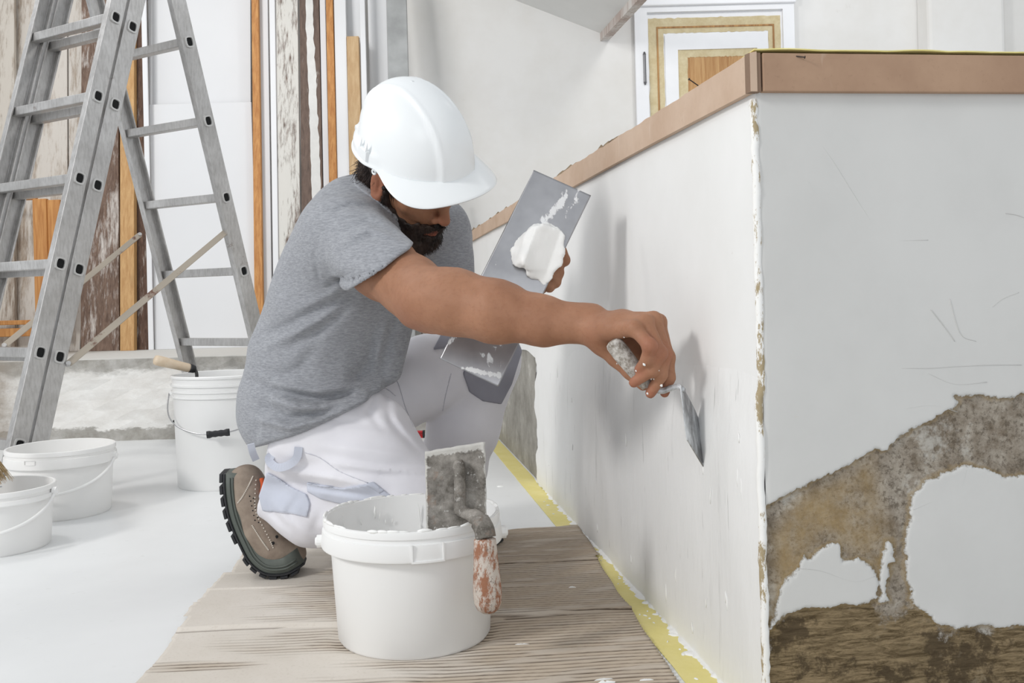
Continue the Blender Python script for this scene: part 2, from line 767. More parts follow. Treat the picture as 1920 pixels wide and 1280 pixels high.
# end face of the low wall (front, right): stained, plaster coat lost in an arch
EL = 1.5
NS, NZ = 300, 360
ES = .62                                     # finely modelled stretch
s = np.linspace(0, ES, NS)
z = np.linspace(0, WH - .002, NZ)
Sg, Zg = np.meshgrid(s, z, indexing='ij')
base = np.stack([CORN[0] + FD[0] * Sg, CORN[1] + FD[1] * Sg, Zg], -1)
qx, qy = PROJ(base)
upper = [(1300, -300), (1300, 960), (1443, 948), (1475, 925), (1500, 915), (1530, 900), (1560, 890), (1600, 866), (1640, 838),
         (1665, 842), (1690, 815), (1725, 796), (1760, 780), (1785, 772), (1800, 752), (1790, 744), (1835, 741),
         (1880, 746), (1925, 737), (1980, 742), (2060, 735), (2200, 760), (2600, 760), (2600, -300)]
leftp = [(1436, 1190), (1450, 1160), (1462, 1115), (1478, 1085), (1500, 1065), (1508, 1040), (1516, 1048), (1524, 1046), (1560, 1018),
         (1578, 1014), (1582, 1050), (1610, 1046), (1636, 1058), (1646, 1085), (1648, 1122), (1610, 1130), (1560, 1136), (1515, 1140), (1480, 1150)]
rightp = [(1708, 960), (1716, 928), (1735, 905), (1765, 885), (1812, 874), (1860, 884), (1905, 893), (1960, 885), (2050, 930),
          (2080, 1060), (2040, 1160), (1925, 1176), (1860, 1172), (1800, 1180), (1770, 1176), (1740, 1150), (1716, 1135),
          (1704, 1090), (1700, 1050), (1700, 1000)]
sliv = [(1663, 1015), (1672, 1014), (1678, 1050), (1668, 1058), (1664, 1100), (1668, 1125), (1650, 1130), (1652, 1060)]
sd = np.minimum(np.minimum(poly_sd(qx, qy, upper), poly_sd(qx, qy, leftp)), np.minimum(poly_sd(qx, qy, rightp), poly_sd(qx, qy, sliv)))
brownp = [(1430, 1400), (1430, 1170), (1460, 1160), (1520, 1140), (1640, 1125), (1660, 1180), (1715, 1130), (1780, 1185), (1930, 1175), (2100, 1180), (2100, 1400)]
bd = poly_sd(qx, qy, brownp)
ochp = [(1446, 1000), (1500, 930), (1640, 850), (1690, 1060), (1660, 1100), (1560, 1010), (1500, 1080), (1450, 1130)]
od = poly_sd(qx, qy, ochp)
def octn(sc):
    return np.array([mnoise.noise(Vector(q) * sc) for q in base.reshape(-1, 3)[:, :]]).reshape(Sg.shape)


wav = octn(38) * 7 + octn(95) * 4 + octn(240) * 3.5
sdn = sd + wav
cover = 1 / (1 + np.exp(np.clip(sdn / 1.3, -40, 40)))
hgt = cover * .0045 + (1 - cover) * .0010 * fnoise(base.reshape(-1, 3), 75, 2).reshape(Sg.shape) + .0007 * fnoise(base.reshape(-1, 3), 22, 1).reshape(Sg.shape)
edge = np.clip(Sg / .006, 0, 1)
off = hgt - .004 + .001 * (1 - edge) * -1
vv = base.copy()
vv[..., 0] += -WD[0] * off
vv[..., 1] += -WD[1] * off
idx = np.arange(NS * NZ).reshape(NS, NZ)
fc = np.stack([idx[:-1, :-1], idx[1:, :-1], idx[1:, 1:], idx[:-1, 1:]], -1).reshape(-1, 4)
m = M('stained_end_wall', .85, 0, .2)
at = m.attr('coat').outputs['Fac']
br = m.attr('brown').outputs['Fac']
oc = m.attr('ochre').outputs['Fac']
nf = m.noise(150, 5, .75)
nm = m.noise(30, 6, .75)
nl = m.noise(9, 5, .7)
conc = m.mix(m.ramp(nm, .38, .62), S(124, 112, 97), S(172, 163, 150))
conc = m.mix(m.ramp(nf, .50, .62, 0, .75), conc, S(92, 82, 70))
conc = m.mix(m.ramp(m.math('ADD', nl, m.math('MULTIPLY', m.math('SUBTRACT', nm, .5), .5)), .56, .66, 0, .75), conc, S(190, 186, 178))
conc = m.mix(m.math('MULTIPLY', m.ramp(oc, -25, 12, 1, 0), m.ramp(nl, .35, .6, .15, .85)), conc, S(160, 136, 96))
stk = m.noise(70, 7, .8, (.35, .35, 2.2), .7)
brn = m.mix(m.ramp(stk, .40, .60), S(84, 70, 48), S(150, 131, 101))
brn = m.mix(m.ramp(m.math('ADD', nl, m.math('MULTIPLY', m.math('SUBTRACT', nm, .5), .6)), .53, .60, 0, .8), brn, S(70, 58, 42))
brn = m.mix(m.ramp(m.noise(14, 5, .7, off=(5, 5, 5)), .58, .7, 0, .55), brn, S(178, 164, 138))
bb = m.math('ADD', br, m.math('MULTIPLY', m.math('SUBTRACT', nm, .5), 110.0))
raw = m.mix(m.ramp(bb, -8, 8), brn, conc)
cw = m.mix(m.ramp(m.noise(4, 5), .35, .65), S(200, 199, 196), S(208, 207, 204))
cw = m.mix(m.ramp(m.noise(20, 6, .75, (1, 1, 1)), .69, .76, 0, .3), cw, S(200, 190, 176))
aa = m.math('ADD', at, m.math('MULTIPLY', m.math('SUBTRACT', nf, .5), 14.0))
m.color(m.mix(m.ramp(aa, -1.2, 1.2), cw, m.mix(m.ramp(aa, 1.5, 9, .55, 0), raw, S(150, 128, 88))))
m.bump(m.math('MULTIPLY', m.math('ADD', nf, stk), m.ramp(aa, -2, 2)), .55, .003)
m.bump(m.noise(6, 5, .65, (1, 1, 1)), .16, .008)
mb = MB()
mb.prism([ept(ES, -.004, 0), ept(EL, -.004, 0), ept(EL, -TH, 0), ept(.014, -TH, 0), ept(.014, -.014, 0), ept(ES, -.014, 0)], (0, 0, WH - .004))
endw = mb.build('wall_front', plain('end_wall_white', S(202, 201, 198), .8, 0, .02, 4, .1, 12))
structure(endw, 'end face of the low wall, stained where its plaster has come off')
o = link('plaster_face', vv.reshape(-1, 3), fc, m.m, parent=endw, smooth=True)
for nm_, ar in (('coat', sdn), ('brown', bd), ('ochre', od)):
    q = o.data.attributes.new(nm_, 'FLOAT', 'POINT')
    q.data.foreach_set('value', ar.astype(np.float32).ravel())
# old scratches in the coat: fine raised ridges
mb = MB()
for pl in ([(1520, 245), (1560, 300), (1610, 380), (1650, 440)], [(1515, 340), (1550, 395), (1570, 420)], [(1740, 700), (1790, 720), (1850, 716)],
           [(1885, 400), (1905, 403), (1925, 410)], [(1690, 690), (1745, 690), (1790, 687), (1860, 684), (1915, 684)], [(1745, 580), (1770, 612), (1790, 640)],
           [(1600, 455), (1700, 451), (1740, 450)], [(1700, 765), (1750, 760), (1795, 772)], [(1860, 575), (1880, 560), (1910, 548)],
           [(1780, 560), (1800, 625), (1830, 640)], [(1712, 955), (1760, 935), (1800, 915), (1812, 880)], [(1500, 1065), (1540, 1070), (1600, 1090), (1640, 1080)]):
    pts = []
    for px, py in pl:
        dx, dy = px - CX, py - CY
        u, d = (dx * CR - dy * ROLL) / F, (dx * ROLL + dy * CR) / F
        # intersection of the sight line with the end plane
        t = (CORN @ WD) / (u * WD[0] + WD[1])
        pts.append((u * t - WD[0] * .0003, t - WD[1] * .0003, H0 - d * t))
    mb.tube(bez(pts, 14), .0006, 5, flat=.5)
mb.build('scratch_ridges', bpy.data.materials['end_wall_white'], parent=endw, smooth=True)['kind'] = 'stuff'

# board capping strips on the low wall
TZ0, TZ1 = .8465, .897


def card_mat(name, a_, b_):
    m = M(name, .8, 0, .2)
    n = m.noise(5, 5, .65)
    c = m.mix(m.ramp(n, .35, .65), a_, b_)
    f_ = m.noise(180, 3, .7)
    c = m.mix(m.ramp(f_, .6, .75, 0, .25), c, tuple(q * .6 for q in a_[:3]) + (1,))
    d = m.noise(9, 4, .6, (3, 3, .6))
    c = m.mix(m.ramp(d, .66, .78, 0, .45), c, S(226, 216, 206))
    m.color(c)
    m.bump(m.noise(30, 4), .1, .003)
    return m.m


MT = card_mat('tan_capping_board', S(188, 162, 140), S(203, 180, 160))
MTB = card_mat('brown_capping_board', S(158, 128, 106), S(176, 146, 122))
vv, ff = [], []
n = 620
for i in range(n + 1):
    s = -.012 + (WL - .05) * (i / n)
    rag = .003 * mnoise.noise(Vector((s * 5, 0, 1))) + .0022 * mnoise.noise(Vector((s * 22, 3, 1)))
    zt = TZ1 + rag * (1 if s > .25 else .2) - (.006 * max(0, (s - 2.6)) ** 1.2)
    zb = TZ0 + .0015 * math.sin(s * 3)
    for zz, o_ in ((zb, .002), (zb, .011), (zt, .011), (zt + .002, .002)):
        vv.append(wpt(s, o_, zz))
for i in range(n):
    for j in range(4):
        a = i * 4
        ff.append((a + j, a + (j + 1) % 4, a + 4 + (j + 1) % 4, a + 4 + j))
ff += [(0, 3, 2, 1), (n * 4, n * 4 + 1, n * 4 + 2, n * 4 + 3)]
o = link('trim_1', vv, ff, MT)
structure(o, 'tan board strip capping the long side of the low wall, torn along its top edge')
t1 = o
mb = MB()
mb.prism([ept(.006, .0, TZ0), ept(EL, 0, TZ0), ept(EL, .013, TZ0), ept(.006, .013, TZ0)], (0, 0, TZ1 - TZ0))
t2 = structure(mb.build('trim_2', MTB, bevel=.0012), 'brown board strip capping the end face of the low wall')
mb = MB()
mb.prism([ept(-.013, -.002, TZ0 - .0005), ept(.002, -.002, TZ0 - .0005), ept(.0035, .011, TZ0 - .0005), ept(-.011, .011, TZ0 - .0005)], (0, 0, TZ1 - TZ0 + .001))
mb.build('corner_strip', card_mat('dark_board_end', S(126, 104, 88), S(140, 118, 100)), parent=t2)
# torn yellow tape along the top of the end strip
mt = M('yellow_masking_tape', .55, 0, .3)
n_ = mt.noise(12, 5, .7)
mt.color(mt.mix(mt.ramp(n_, .35, .7), S(222, 208, 132), S(238, 226, 156)))
mt.bump(mt.noise(40, 4), .25, .003)
MTAPE = mt.m
vv, ff = [], []
n = 120
for i in range(n + 1):
    s = -.006 + EL * i / n
    lift = .003 + .004 * abs(mnoise.noise(Vector((s * 11, 0, 7))))
    for o_, zz in ((.014 + .003 * mnoise.noise(Vector((s * 30, 1, 1))), TZ1 + lift), (-.03, TZ1 + .002), (-.03, TZ1 + .0035), (.014, TZ1 + lift + .0015)):
        vv.append(ept(s, o_, zz))
for i in range(n):
    for j in range(4):
        a = i * 4
        ff.append((a + j, a + (j + 1) % 4, a + 4 + (j + 1) % 4, a + 4 + j))
ff += [(0, 3, 2, 1), (n * 4, n * 4 + 1, n * 4 + 2, n * 4 + 3)]
link('torn_tape', vv, ff, MTAPE, parent=t2)
# torn paper shreds and nails along the long strip
mp = plain('torn_paper', S(150, 132, 106), .9, 0, .2)
mb = MB()
for (x0_, y0_, x1_, y1_) in ((1142, 278, 1190, 248), (1072, 312, 1100, 300), (905, 413, 968, 386), (880, 438, 900, 420)):
    for k in range(4):
        t = (k + .6 * rng.random()) / 4
        px, py = x0_ + (x1_ - x0_) * t, y0_ + (y1_ - y0_) * t
        u = (px - CX) / F
        Yq = (CORN[0] + .148 * CORN[1]) / (u + .148)
        q = wpt((Yq - CORN[1]) / WD[1], .006, TZ1)
        d = np.array([WD[0], WD[1], 0])
        l_ = rng.uniform(.06, .16)
        mb.prism([q - d * l_ * .5 - (0, 0, .003), q + d * l_ - (0, 0, .003), q + d * l_ * .6 + (0, 0, .004), q + d * l_ * .25 + (0, 0, .003 + .006 * rng.random()), q + d * l_ * .1 + (0, 0, .003)], (-.002, 0, .0))
mb.build('torn_edge_shreds', mp, parent=t1)['kind'] = 'stuff'
for par, q, v in ((t1, wpt(.20, .004, TZ1 - .001), np.array([-.018, -.004, .012])), (t2, ept(.052, .012, TZ1 - .004), np.array([.010, -.006, -.003]))):
    mb = MB()
    mb.tube([q, q + v], .0009, 6)
    mb.tube([q + v, q + v * 1.06], .002, 8)
    mb.build('nail', mats['rust'], parent=par)

# sloping ceiling slab beside the door
pA = P(1125, 62, YB)
lean = unit(P(975, 4, YB) - pA)
z0 = pA[2]
mb = MB()
L = 3.6
near = 4.45
poly = [pA, pA + lean * L, pA + lean * L + (0, 0, .12), pA + np.array([.01, 0, .12])]
mb.prism([q for q in poly], (.32 * (near - YB) / -2.55 * -.0 - .148 * (near - YB), near - YB, 0))
mcl = M('sloping_ceiling_white', .85, 0, .2)
mcl.color(mcl.mix(mcl.ramp(mcl.noise(2), .35, .65), S(226, 226, 224), S(236, 236, 234)))
structure(mb.build('ceiling', mcl.m), 'sloping white ceiling slab beside the door')
ce = bpy.data.objects['ceiling']
mb = MB()
mb.prism([pA + np.array([0, 0, -.045]), pA + np.array([.05, 0, -.04]), pA + np.array([.05, 0, .16]), pA + np.array([.012, 0, .16]), pA + np.array([0, 0, .02])], (-.148 * (near - YB), near - YB, 0))
mb.build('edge_beam', weathered('worn_edge_beam', S(196, 184, 176), S(168, 150, 142), S(214, 210, 206), .5, 2, .6), parent=ce)

# painted door with masking tape
YD = YB - .002
dr = empty('door_1', (P(1338, 300, YD)[0], YD, 0), 'white panelled door behind the low wall, masked with tape around bare wood', 'door')
dr['kind'] = 'structure'
MDW = plain('door_white_paint', S(243, 244, 247), .4, 0, .01)
MDT = M('door_masking_tape', .7, 0, .2)
nn = MDT.noise(24, 5, .7, (1, 1, 1))
MDT.color(MDT.mix(MDT.ramp(nn, .35, .65), S(206, 189, 150), S(222, 209, 174)))
MDT = MDT.m
MDO = wood('door_bare_pine', S(205, 164, 112), S(172, 124, 74), .7)
MDB = wood('door_moulding_pine', S(196, 150, 92), S(150, 104, 60), .7)


def dX(px):
    return P(px, 120, YD)[0]


def dZ(py):
    return P(1338, py, YD)[2]


ZB = .18


def frame_rect(name, x0, x1, y0, x0i, x1i, y0i, y_front, mat, thick=.012, rag=0.0):
    """inverted U: two uprights and a head between an outer and an inner rectangle"""
    X0, X1, Z1, x2, x3, z2 = dX(x0), dX(x1), dZ(y0), dX(x0i), dX(x1i), dZ(y0i)
    mb = MB()
    n = 40
    def wob(t, k):
        return rag * mnoise.noise(Vector((t * 14, k, 1)))
    for side in range(3):
        if side == 0:
            pa = [(X0 + wob(i / n * 2, 1), ZB + (Z1 - ZB) * i / n) for i in range(n + 1)]
            pb = [(x2 + wob(i / n * 2, 2), ZB + (z2 - ZB) * i / n) for i in range(n + 1)]
        elif side == 1:
            pa = [(X1 + wob(i / n * 2, 3), ZB + (Z1 - ZB) * i / n) for i in range(n + 1)]
            pb = [(x3 + wob(i / n * 2, 4), ZB + (z2 - ZB) * i / n) for i in range(n + 1)]
        else:
            pa = [(X0 + (X1 - X0) * i / n, Z1 + wob(i / n * 2, 5)) for i in range(n + 1)]
            pb = [(x2 + (x3 - x2) * i / n, z2 + wob(i / n * 2, 6)) for i in range(n + 1)]
        v = []
        for (a, b), (c_, d) in zip(pa, pb):
            v += [(a, y_front, b), (c_, y_front, d), (a, y_front + thick, b), (c_, y_front + thick, d)]
        f = []
        for i in range(n):
            k = i * 4
            f += [(k, k + 4, k + 5, k + 1), (k, k + 2, k + 6, k + 4), (k + 1, k + 5, k + 7, k + 3)]
        mb.add(v, f)
    return mb.build(name, mat, parent=dr)


mb = MB()
mb.abox((dX(1213), YD - .02, .02), (dX(1466), YD, dZ(24)))
mb.build('door_leaf', MDW, parent=dr)
frame_rect('door_frame', 1190, 1487, -6, 1213, 1466, 24, YD - .045, MDW, .045)
mb = MB()
mb.abox((dX(1186), YD - .065, dZ(14)), (dX(1490), YD, dZ(-14)))
mb.build('frame_cornice', MDW, parent=dr, bevel=.006)
frame_rect('outer_tape', 1216, 1463, 34, 1244, 1440, 62, YD - .0225, MDT, .0025, .006)
frame_rect('moulding', 1231, 1451, 50, 1234, 1448, 53, YD - .026, MDB, .006)
frame_rect('panel_frame', 1246, 1438, 66, 1270, 1418, 94, YD - .030, MDW, .010)
frame_rect('inner_tape', 1270, 1418, 92, 1288, 1402, 108, YD - .0235, MDT, .0035, .006)
mb = MB()
mb.abox((dX(1287), YD - .0215, ZB), (dX(1403), YD - .019, dZ(107)))
mb.build('bare_panel', MDO, parent=dr)
mb = MB()
q = P(1209, 128, YD - .05)
mb.tube([q + (0, 0, -.075), q + (0, 0, .075)], .007, 8)
mb.tube([q + (0, 0, .075), q + (0, 0, .09)], [.009, .004], 8)
mb.tube([q + (0, 0, -.09), q + (0, 0, -.075)], [.004, .009], 8)
mb.build('hinge', mats['hinge'], parent=dr)
# ================================================================== BOARDS STANDING ON THE LEDGE
def board(name, label, cat, x0t, x1t, x0b, x1b, mat, ytop=-60, ybot=652, Yb=5.0, Yt=5.30, th=.025, group=None, bevel=.002, zb=None):
    """board seen between photo columns x0..x1 at its top row ytop and its foot row ybot"""
    zb = LZ if zb is None else zb
    x0t, x1t, x0b, x1b = x0t + .8, x1t - .8, x0b + .8, x1b - .8
    a, b = P(x0b, ybot, Yb), P(x1b, ybot, Yb)
    c, d = P(x0t, ytop, Yt), P(x1t, ytop, Yt)
    for q in (a, b):
        q[2] = zb
    d[2] = c[2] = max(c[2], d[2])
    mb = MB()
    off = np.array([0, th, 0])
    v = [a, b, d, c, a + off, b + off, d + off, c + off]
    mb.add(v, [(0, 1, 2, 3), (7, 6, 5, 4), (0, 4, 5, 1), (1, 5, 6, 2), (2, 6, 7, 3), (3, 7, 4, 0)])
    o = mb.build(name, mat, bevel=bevel)
    return tag(o, label, cat, group)


W = weathered
w1 = W('grey_whitewashed_board', S(176, 164, 150), S(134, 118, 104), S(205, 198, 188), .55, 1)
w2 = W('bleached_board', S(190, 178, 164), S(150, 132, 116), S(212, 206, 198), .62, 2)
w3 = W('scraped_brown_board', S(138, 116, 102), S(98, 80, 70), S(214, 208, 202), .34, 3)
w4 = W('dark_brown_board', S(122, 98, 84), S(84, 66, 58), S(200, 194, 188), .2, 4)
w5 = W('half_painted_board', S(130, 108, 97), S(96, 80, 72), S(224, 222, 216), .62, 5, 1.0)
w6 = W('brown_grey_board', S(126, 108, 98), S(98, 84, 77), S(222, 220, 216), .22, 6)
pine = wood('orange_pine', S(206, 150, 88), S(176, 116, 58))
pine2 = wood('pale_pine', S(204, 164, 112), S(182, 138, 86))
ply = wood('tan_plywood_edge', S(205, 176, 136), S(186, 152, 110), .5, False)
wht = plain('white_painted_board', S(232, 233, 235), .5, 0, .015, 3)
gyp = plain('white_drywall_face', S(229, 230, 232), .85, 0, .015, 2)
conduit = plain('grey_galvanised_strip', S(172, 174, 174), .55, .25, .12, 9)

G = 'old boards leaning behind the ladder'
board('weathered_plank', 'greenish grey weathered board at the far left edge, behind the ladder', 'plank', -60, 27, -60, 28, w1, Yt=5.27, Yb=4.985, group=G)
board('weathered_plank', 'wide bleached board with ring stain, behind the ladder rungs', 'plank', 29, 126, 30, 128, w2, Yt=5.34, Yb=5.03, group=G)
board('weathered_plank', 'bleached board with scraped brown paint, behind the paired ladder rails', 'plank', 127, 188, 129, 150, w2, Yt=5.345, Yb=5.03, group=G)
board('weathered_plank', 'brown scraped board with white paint specks, left of the pale pine batten', 'plank', 152, 222, 150, 224, w3, Yt=5.285, Yb=4.97, group=G)
board('pine_batten', 'pale orange pine batten behind the rear ladder legs', 'batten', 224, 252, 224, 252, pine2, Yt=5.25, Yb=4.93, th=.04)
board('weathered_plank', 'narrow dark brown board right of the pale pine batten', 'plank', 252, 272, 253, 280, w4, Yt=5.29, Yb=4.985, group=G)
board('painted_lath', 'thin white lath in front of the narrow dark brown board', 'lath', 262, 273, 277, 288, wht, Yt=5.24, Yb=4.955, ybot=640, th=.012)
board('white_offcut', 'white painted offcut at the top left corner behind the ladder', 'offcut', -30, 26, -30, 26, wht, ytop=-60, ybot=20, Yt=5.29, Yb=5.285, th=.012, zb=P(10, 20, 5.28)[2])

board('drywall_sheet', 'upper white drywall sheet, above the seam beside the ladder', 'drywall', 275, 470, 279, 471, gyp, ytop=-70, ybot=194, Yb=5.22, Yt=5.36, th=.0125, group='drywall sheets', zb=P(370, 194, 5.2)[2] + .0)
board('drywall_sheet', 'lower white drywall sheet standing on the ledge below the seam', 'drywall', 279, 472, 289, 486, gyp, ytop=196, ybot=655, Yb=4.98, Yt=5.19, th=.0125, group='drywall sheets')

# small pine frame standing on the ledge behind the ladder
fr = empty('pine_casement', (P(20, 630, 4.9)[0], 4.9, LZ), 'small orange pine frame standing on the ledge behind the ladder', 'frame')
def fbar(x0, y0, x1, y1, name='frame_bar', Y=4.9, th=.03):
    a, b = P(x0, y1, Y), P(x1, y0, Y)
    mb = MB()
    mb.abox((a[0], Y, max(a[2], LZ)), (b[0], Y + th, b[2]))
    mb.build(name, pine, parent=fr, bevel=.003)
fbar(-90, 598, 120, 612)
fbar(-90, 613, 112, 634, Y=4.91)
fbar(66, 372, 86, 598)
fbar(88, 374, 112, 598, Y=4.91)
fbar(-90, 366, 66, 378)

board('pine_batten', 'narrow orange pine batten right of the drywall sheets', 'batten', 470, 484, 477, 495, pine, Yt=5.26, Yb=4.95, th=.03)
board('painted_board', 'white painted board right of the first orange batten', 'board', 484, 502, 495, 512, wht, Yt=5.3, Yb=4.99)
board('painted_lath', 'slim white lath left of the half painted brown board', 'lath', 503, 515, 513, 525, wht, Yt=5.27, Yb=4.96, th=.015)
board('weathered_plank', 'brown board with a long patch of white paint, left of the pair behind the helmet', 'plank', 516, 558, 524, 566, w5, Yt=5.28, Yb=4.97, group='old brown boards')
board('weathered_plank', 'dark brown grey board with white stripe, right of the pair behind the helmet', 'plank', 560, 597, 567, 612, w6, Yt=5.29, Yb=4.98, group='old brown boards')
# white paint stripe dripping down that board
mb = MB()
L, R = [], []
for i in range(60):
    t = i / 59
    y_ = -60 + 520 * t
    Yq = 5.29 - .31 * (y_ + 60) / 712 - .004
    xa = np.interp(y_, [-60, 60, 110, 180, 300, 460], [573, 574, 576, 579, 583, 587]) + 2.4 * mnoise.noise(Vector((y_ * .05, 1, 1))) + 1.2 * mnoise.noise(Vector((y_ * .21, 1, 1)))
    xb = np.interp(y_, [-60, 60, 110, 180, 300, 460], [585, 588, 591, 594, 600, 604]) + 3 * mnoise.noise(Vector((y_ * .06, 7, 1))) + 1.6 * mnoise.noise(Vector((y_ * .23, 5, 1)))
    L.append(P(xa, y_, Yq)); R.append(P(xb, y_, Yq))
mb.add(L + R, [(i, 60 + i, 61 + i, i + 1) for i in range(59)])
sp = [o for o in COL.objects if o.get('label', '').startswith('dark brown grey board')][0]
st = mb.build('paint_stripe', plain('white_paint_stripe', S(226, 225, 222), .6, 0, .04, 20, .3), parent=sp)
sm = st.modifiers.new('s', 'SOLIDIFY'); sm.thickness = .002
board('painted_board', 'white painted board between the striped brown board and the second orange batten', 'board', 597, 609, 612, 625, wht, Yt=5.3, Yb=4.98)
board('pine_batten', 'orange pine batten left of the tan board behind the helmet', 'batten', 609, 623, 622, 640, pine, Yt=5.26, Yb=4.95, th=.03)
board('painted_board', 'white grooved board between the second orange batten and the tan board', 'board', 624, 647, 638, 664, wht, Yt=5.27, Yb=4.96)
board('tan_board', 'short tan board whose square top shows left of the helmet', 'board', 649, 673, 662, 688, ply, ytop=68, Yt=5.2, Yb=4.94, th=.04)
board('painted_lath', 'white lath right of the short tan board', 'lath', 672, 683, 688, 700, wht, Yt=5.25, Yb=4.96, th=.02)
board('painted_board', 'wide white board behind the helmet, left of the grey strip', 'board', 687, 724, 704, 740, wht, Yt=5.36, Yb=5.1)
board('painted_board', 'white board standing behind the short tan board and rising above it', 'board', 646, 674, 662, 690, wht, Yt=5.33, Yb=5.06)
board('metal_strip', 'wide grey galvanised strip rising behind the helmet', 'strip', 723, 761, 738, 780, conduit, Yt=5.2, Yb=4.93, th=.03)
board('weathered_plank', 'short brown board end showing below the worker\'s forearm at the back', 'plank', 785, 838, 790, 842, w3, ytop=520, ybot=650, Yt=5.1, Yb=5.0, group='old brown boards')
board('pine_batten', 'thin brown batten upright at the far end of the low wall', 'batten', 853, 861, 856, 864, pine2, ytop=372, ybot=640, Yt=5.3, Yb=5.2, th=.02)

# ================================================================== STEPLADDER
mats['alu_bright'] = plain('bright_aluminium', S(205, 204, 202), .4, .5, .04)


def ladder():
    a0 = np.array([-1.2432, 3.2903, 1.5119])
    al, tf, tb, b0, wd, gap, sp = 1.01422, .26632, .27169, .23549, .452, .066, .28
    dh = np.array([math.cos(al), math.sin(al), 0])
    rd = np.array([-math.sin(al), math.cos(al), 0])
    up = np.array([0, 0, 1.])
    lad = empty('step_ladder', (-1.2, 3.5, 0), 'tall aluminium stepladder standing astride before the old boards', 'ladder')
    alu = mats['alu']

    def rail(c_, direc, side, wid, n_top, n_bot):
        """U-channel rail. c_: a rung-cap point on its outer face, side: outward vector"""
        dn = unit(direc)
        inpl = unit(np.cross(side, dn))                  # across the rail, in the section plane
        top, bot = c_ - dn * n_top, c_ + dn * n_bot
        t, w, k = .026, wid / 2, .0035
        prof = [(-w, 0), (w, 0), (w, -t), (w - k * 1.6, -t), (w - k * 1.6, -k), (-w + k * 1.6, -k), (-w + k * 1.6, -t), (-w, -t)]
        poly = [top + inpl * a + side * b for a, b in prof]
        # foot cut level with the floor
        mb = MB()
        n = len(poly)
        lo = []
        for q in poly:
            lo.append(q + dn * ((q[2] - .004) / -dn[2]))
        mb.add(poly + lo, [tuple(range(n))[::-1], tuple(range(n, 2 * n))] + [(i, (i + 1) % n, n + (i + 1) % n, n + i) for i in range(n)])
        return mb.build('rail', alu, parent=lad, bevel=.0015)

    def rung(c_, side, dn, length, depth=.034, hgt=.03):
        """square tube from the near rail's outer face to the far rail, with end caps"""
        dn = unit(dn)
        inpl = unit(np.cross(side, dn))
        a_ = c_ + side * .0035
        mb = MB()
        # tread is level: use vertical / horizontal section
        hx = unit(np.cross(up, side)) * depth / 2
        hz = up * hgt / 2
        e = a_ - side * (length + .003)
        m1 = a_ - side * .03
        mb.add([m1 - hx - hz, m1 + hx - hz, m1 + hx + hz, m1 - hx + hz, e - hx - hz, e + hx - hz, e + hx + hz, e - hx + hz],
               [(0, 1, 2, 3), (7, 6, 5, 4), (0, 4, 5, 1), (1, 5, 6, 2), (2, 6, 7, 3), (3, 7, 4, 0)])
        r = mb.build('rung', alu, parent=lad, bevel=.003)
        mb = MB()
        # raised collar: square ring with rounded corners, and the dark hole
        def ring(sz, o):
            pts = []
            for k in range(16):
                q = 2 * math.pi * k / 16
                cx, sx = math.cos(q), math.sin(q)
                rr = sz / (abs(cx) ** 4 + abs(sx) ** 4) ** .25
                pts.append(a_ + side * o + inpl * rr * cx + dn * rr * sx * 1.12)
            return pts
        R0, R1, R2, R3 = ring(.0185, -.004), ring(.0180, .002), ring(.0135, .002), ring(.0125, -.003)
        v = R0 + R1 + R2 + R3
        f = []
        for q in range(3):
            f += [(q * 16 + i, q * 16 + (i + 1) % 16, q * 16 + 16 + (i + 1) % 16, q * 16 + 16 + i) for i in range(16)]
        mb.add(v, f)
        mb.build('end_collar', mats['alu_bright'], parent=r, smooth=False)
        mb = MB()
        mb.add(ring(.0126, -.0022), [tuple(range(16))])
        mb.build('end_hole', mats['hole'], parent=r)
        return r

    side = -rd
    df = -dh * math.sin(tf) - up * math.cos(tf)
    db = dh * math.sin(tb) - up * math.cos(tb)
    step = np.array([-dh[0] * math.cos(tf), -dh[1] * math.cos(tf), math.sin(tf)]) * gap
    # the front pair of sections, nested one before the other, and the rear section
    for c_, dn, wid, far_off, nb, r0 in ((a0, df, .056, 0, 5, -1), (a0 + step, df, .056, .0, 5, -1), (a0 + b0 * dh - np.array([0, 0, .0027]), db, .062, 0, 5, -1)):
        ln = c_[2] / math.cos(tf)
        rail(c_, dn, side, wid, .36, ln)
        rail(c_ + rd * wd, dn, rd, wid, .36, ln)
        for k in range(r0, 6):
            q = c_ + dn * .28 * k
            if q[2] > .1:
                rung(q, side, dn, wd)
    # hinge heads on top
    for o_ in (0, wd):
        mb = MB()
        tp = (a0 + step * .5 - df * .36) + rd * o_
        tq = (a0 + b0 * dh - db * .36) + rd * o_
        mb.box((tp + tq) / 2, (tq - tp) / 2 * 1.2, rd * .014, up * .03)
        mb.build('hinge_plate', alu, parent=lad, bevel=.004)
    # flat diagonal braces
    br = M('dusty_brace_metal', .6, .35)
    nn_ = br.noise(9, 5, .75, off=(1, 2, 3))
    br.color(br.mix(br.ramp(nn_, .56, .64), S(178, 168, 154), S(122, 92, 80)))
    for A_, B_ in ((P(425, 433, 3.64), P(128, 682, 3.06)), (P(262, 440, 3.93), P(8, 648, 3.42))):
        mb = MB()
        d = unit(B_ - A_)
        w_ = unit(np.cross(d, np.array([0, 1, 0.]))) * .011
        t_ = np.cross(d, unit(w_)) * .002
        mb.box((A_ + B_) / 2, (B_ - A_) / 2, w_, t_)
        o = mb.build('brace', br.m, parent=lad, bevel=.001)
        for q in (A_, B_):
            mb = MB()
            nrm = unit(t_)
            mb.tube([q - nrm * .006, q + nrm * .006], .008, 8)
            mb.build('brace_bolt', alu, parent=o)


ladder()

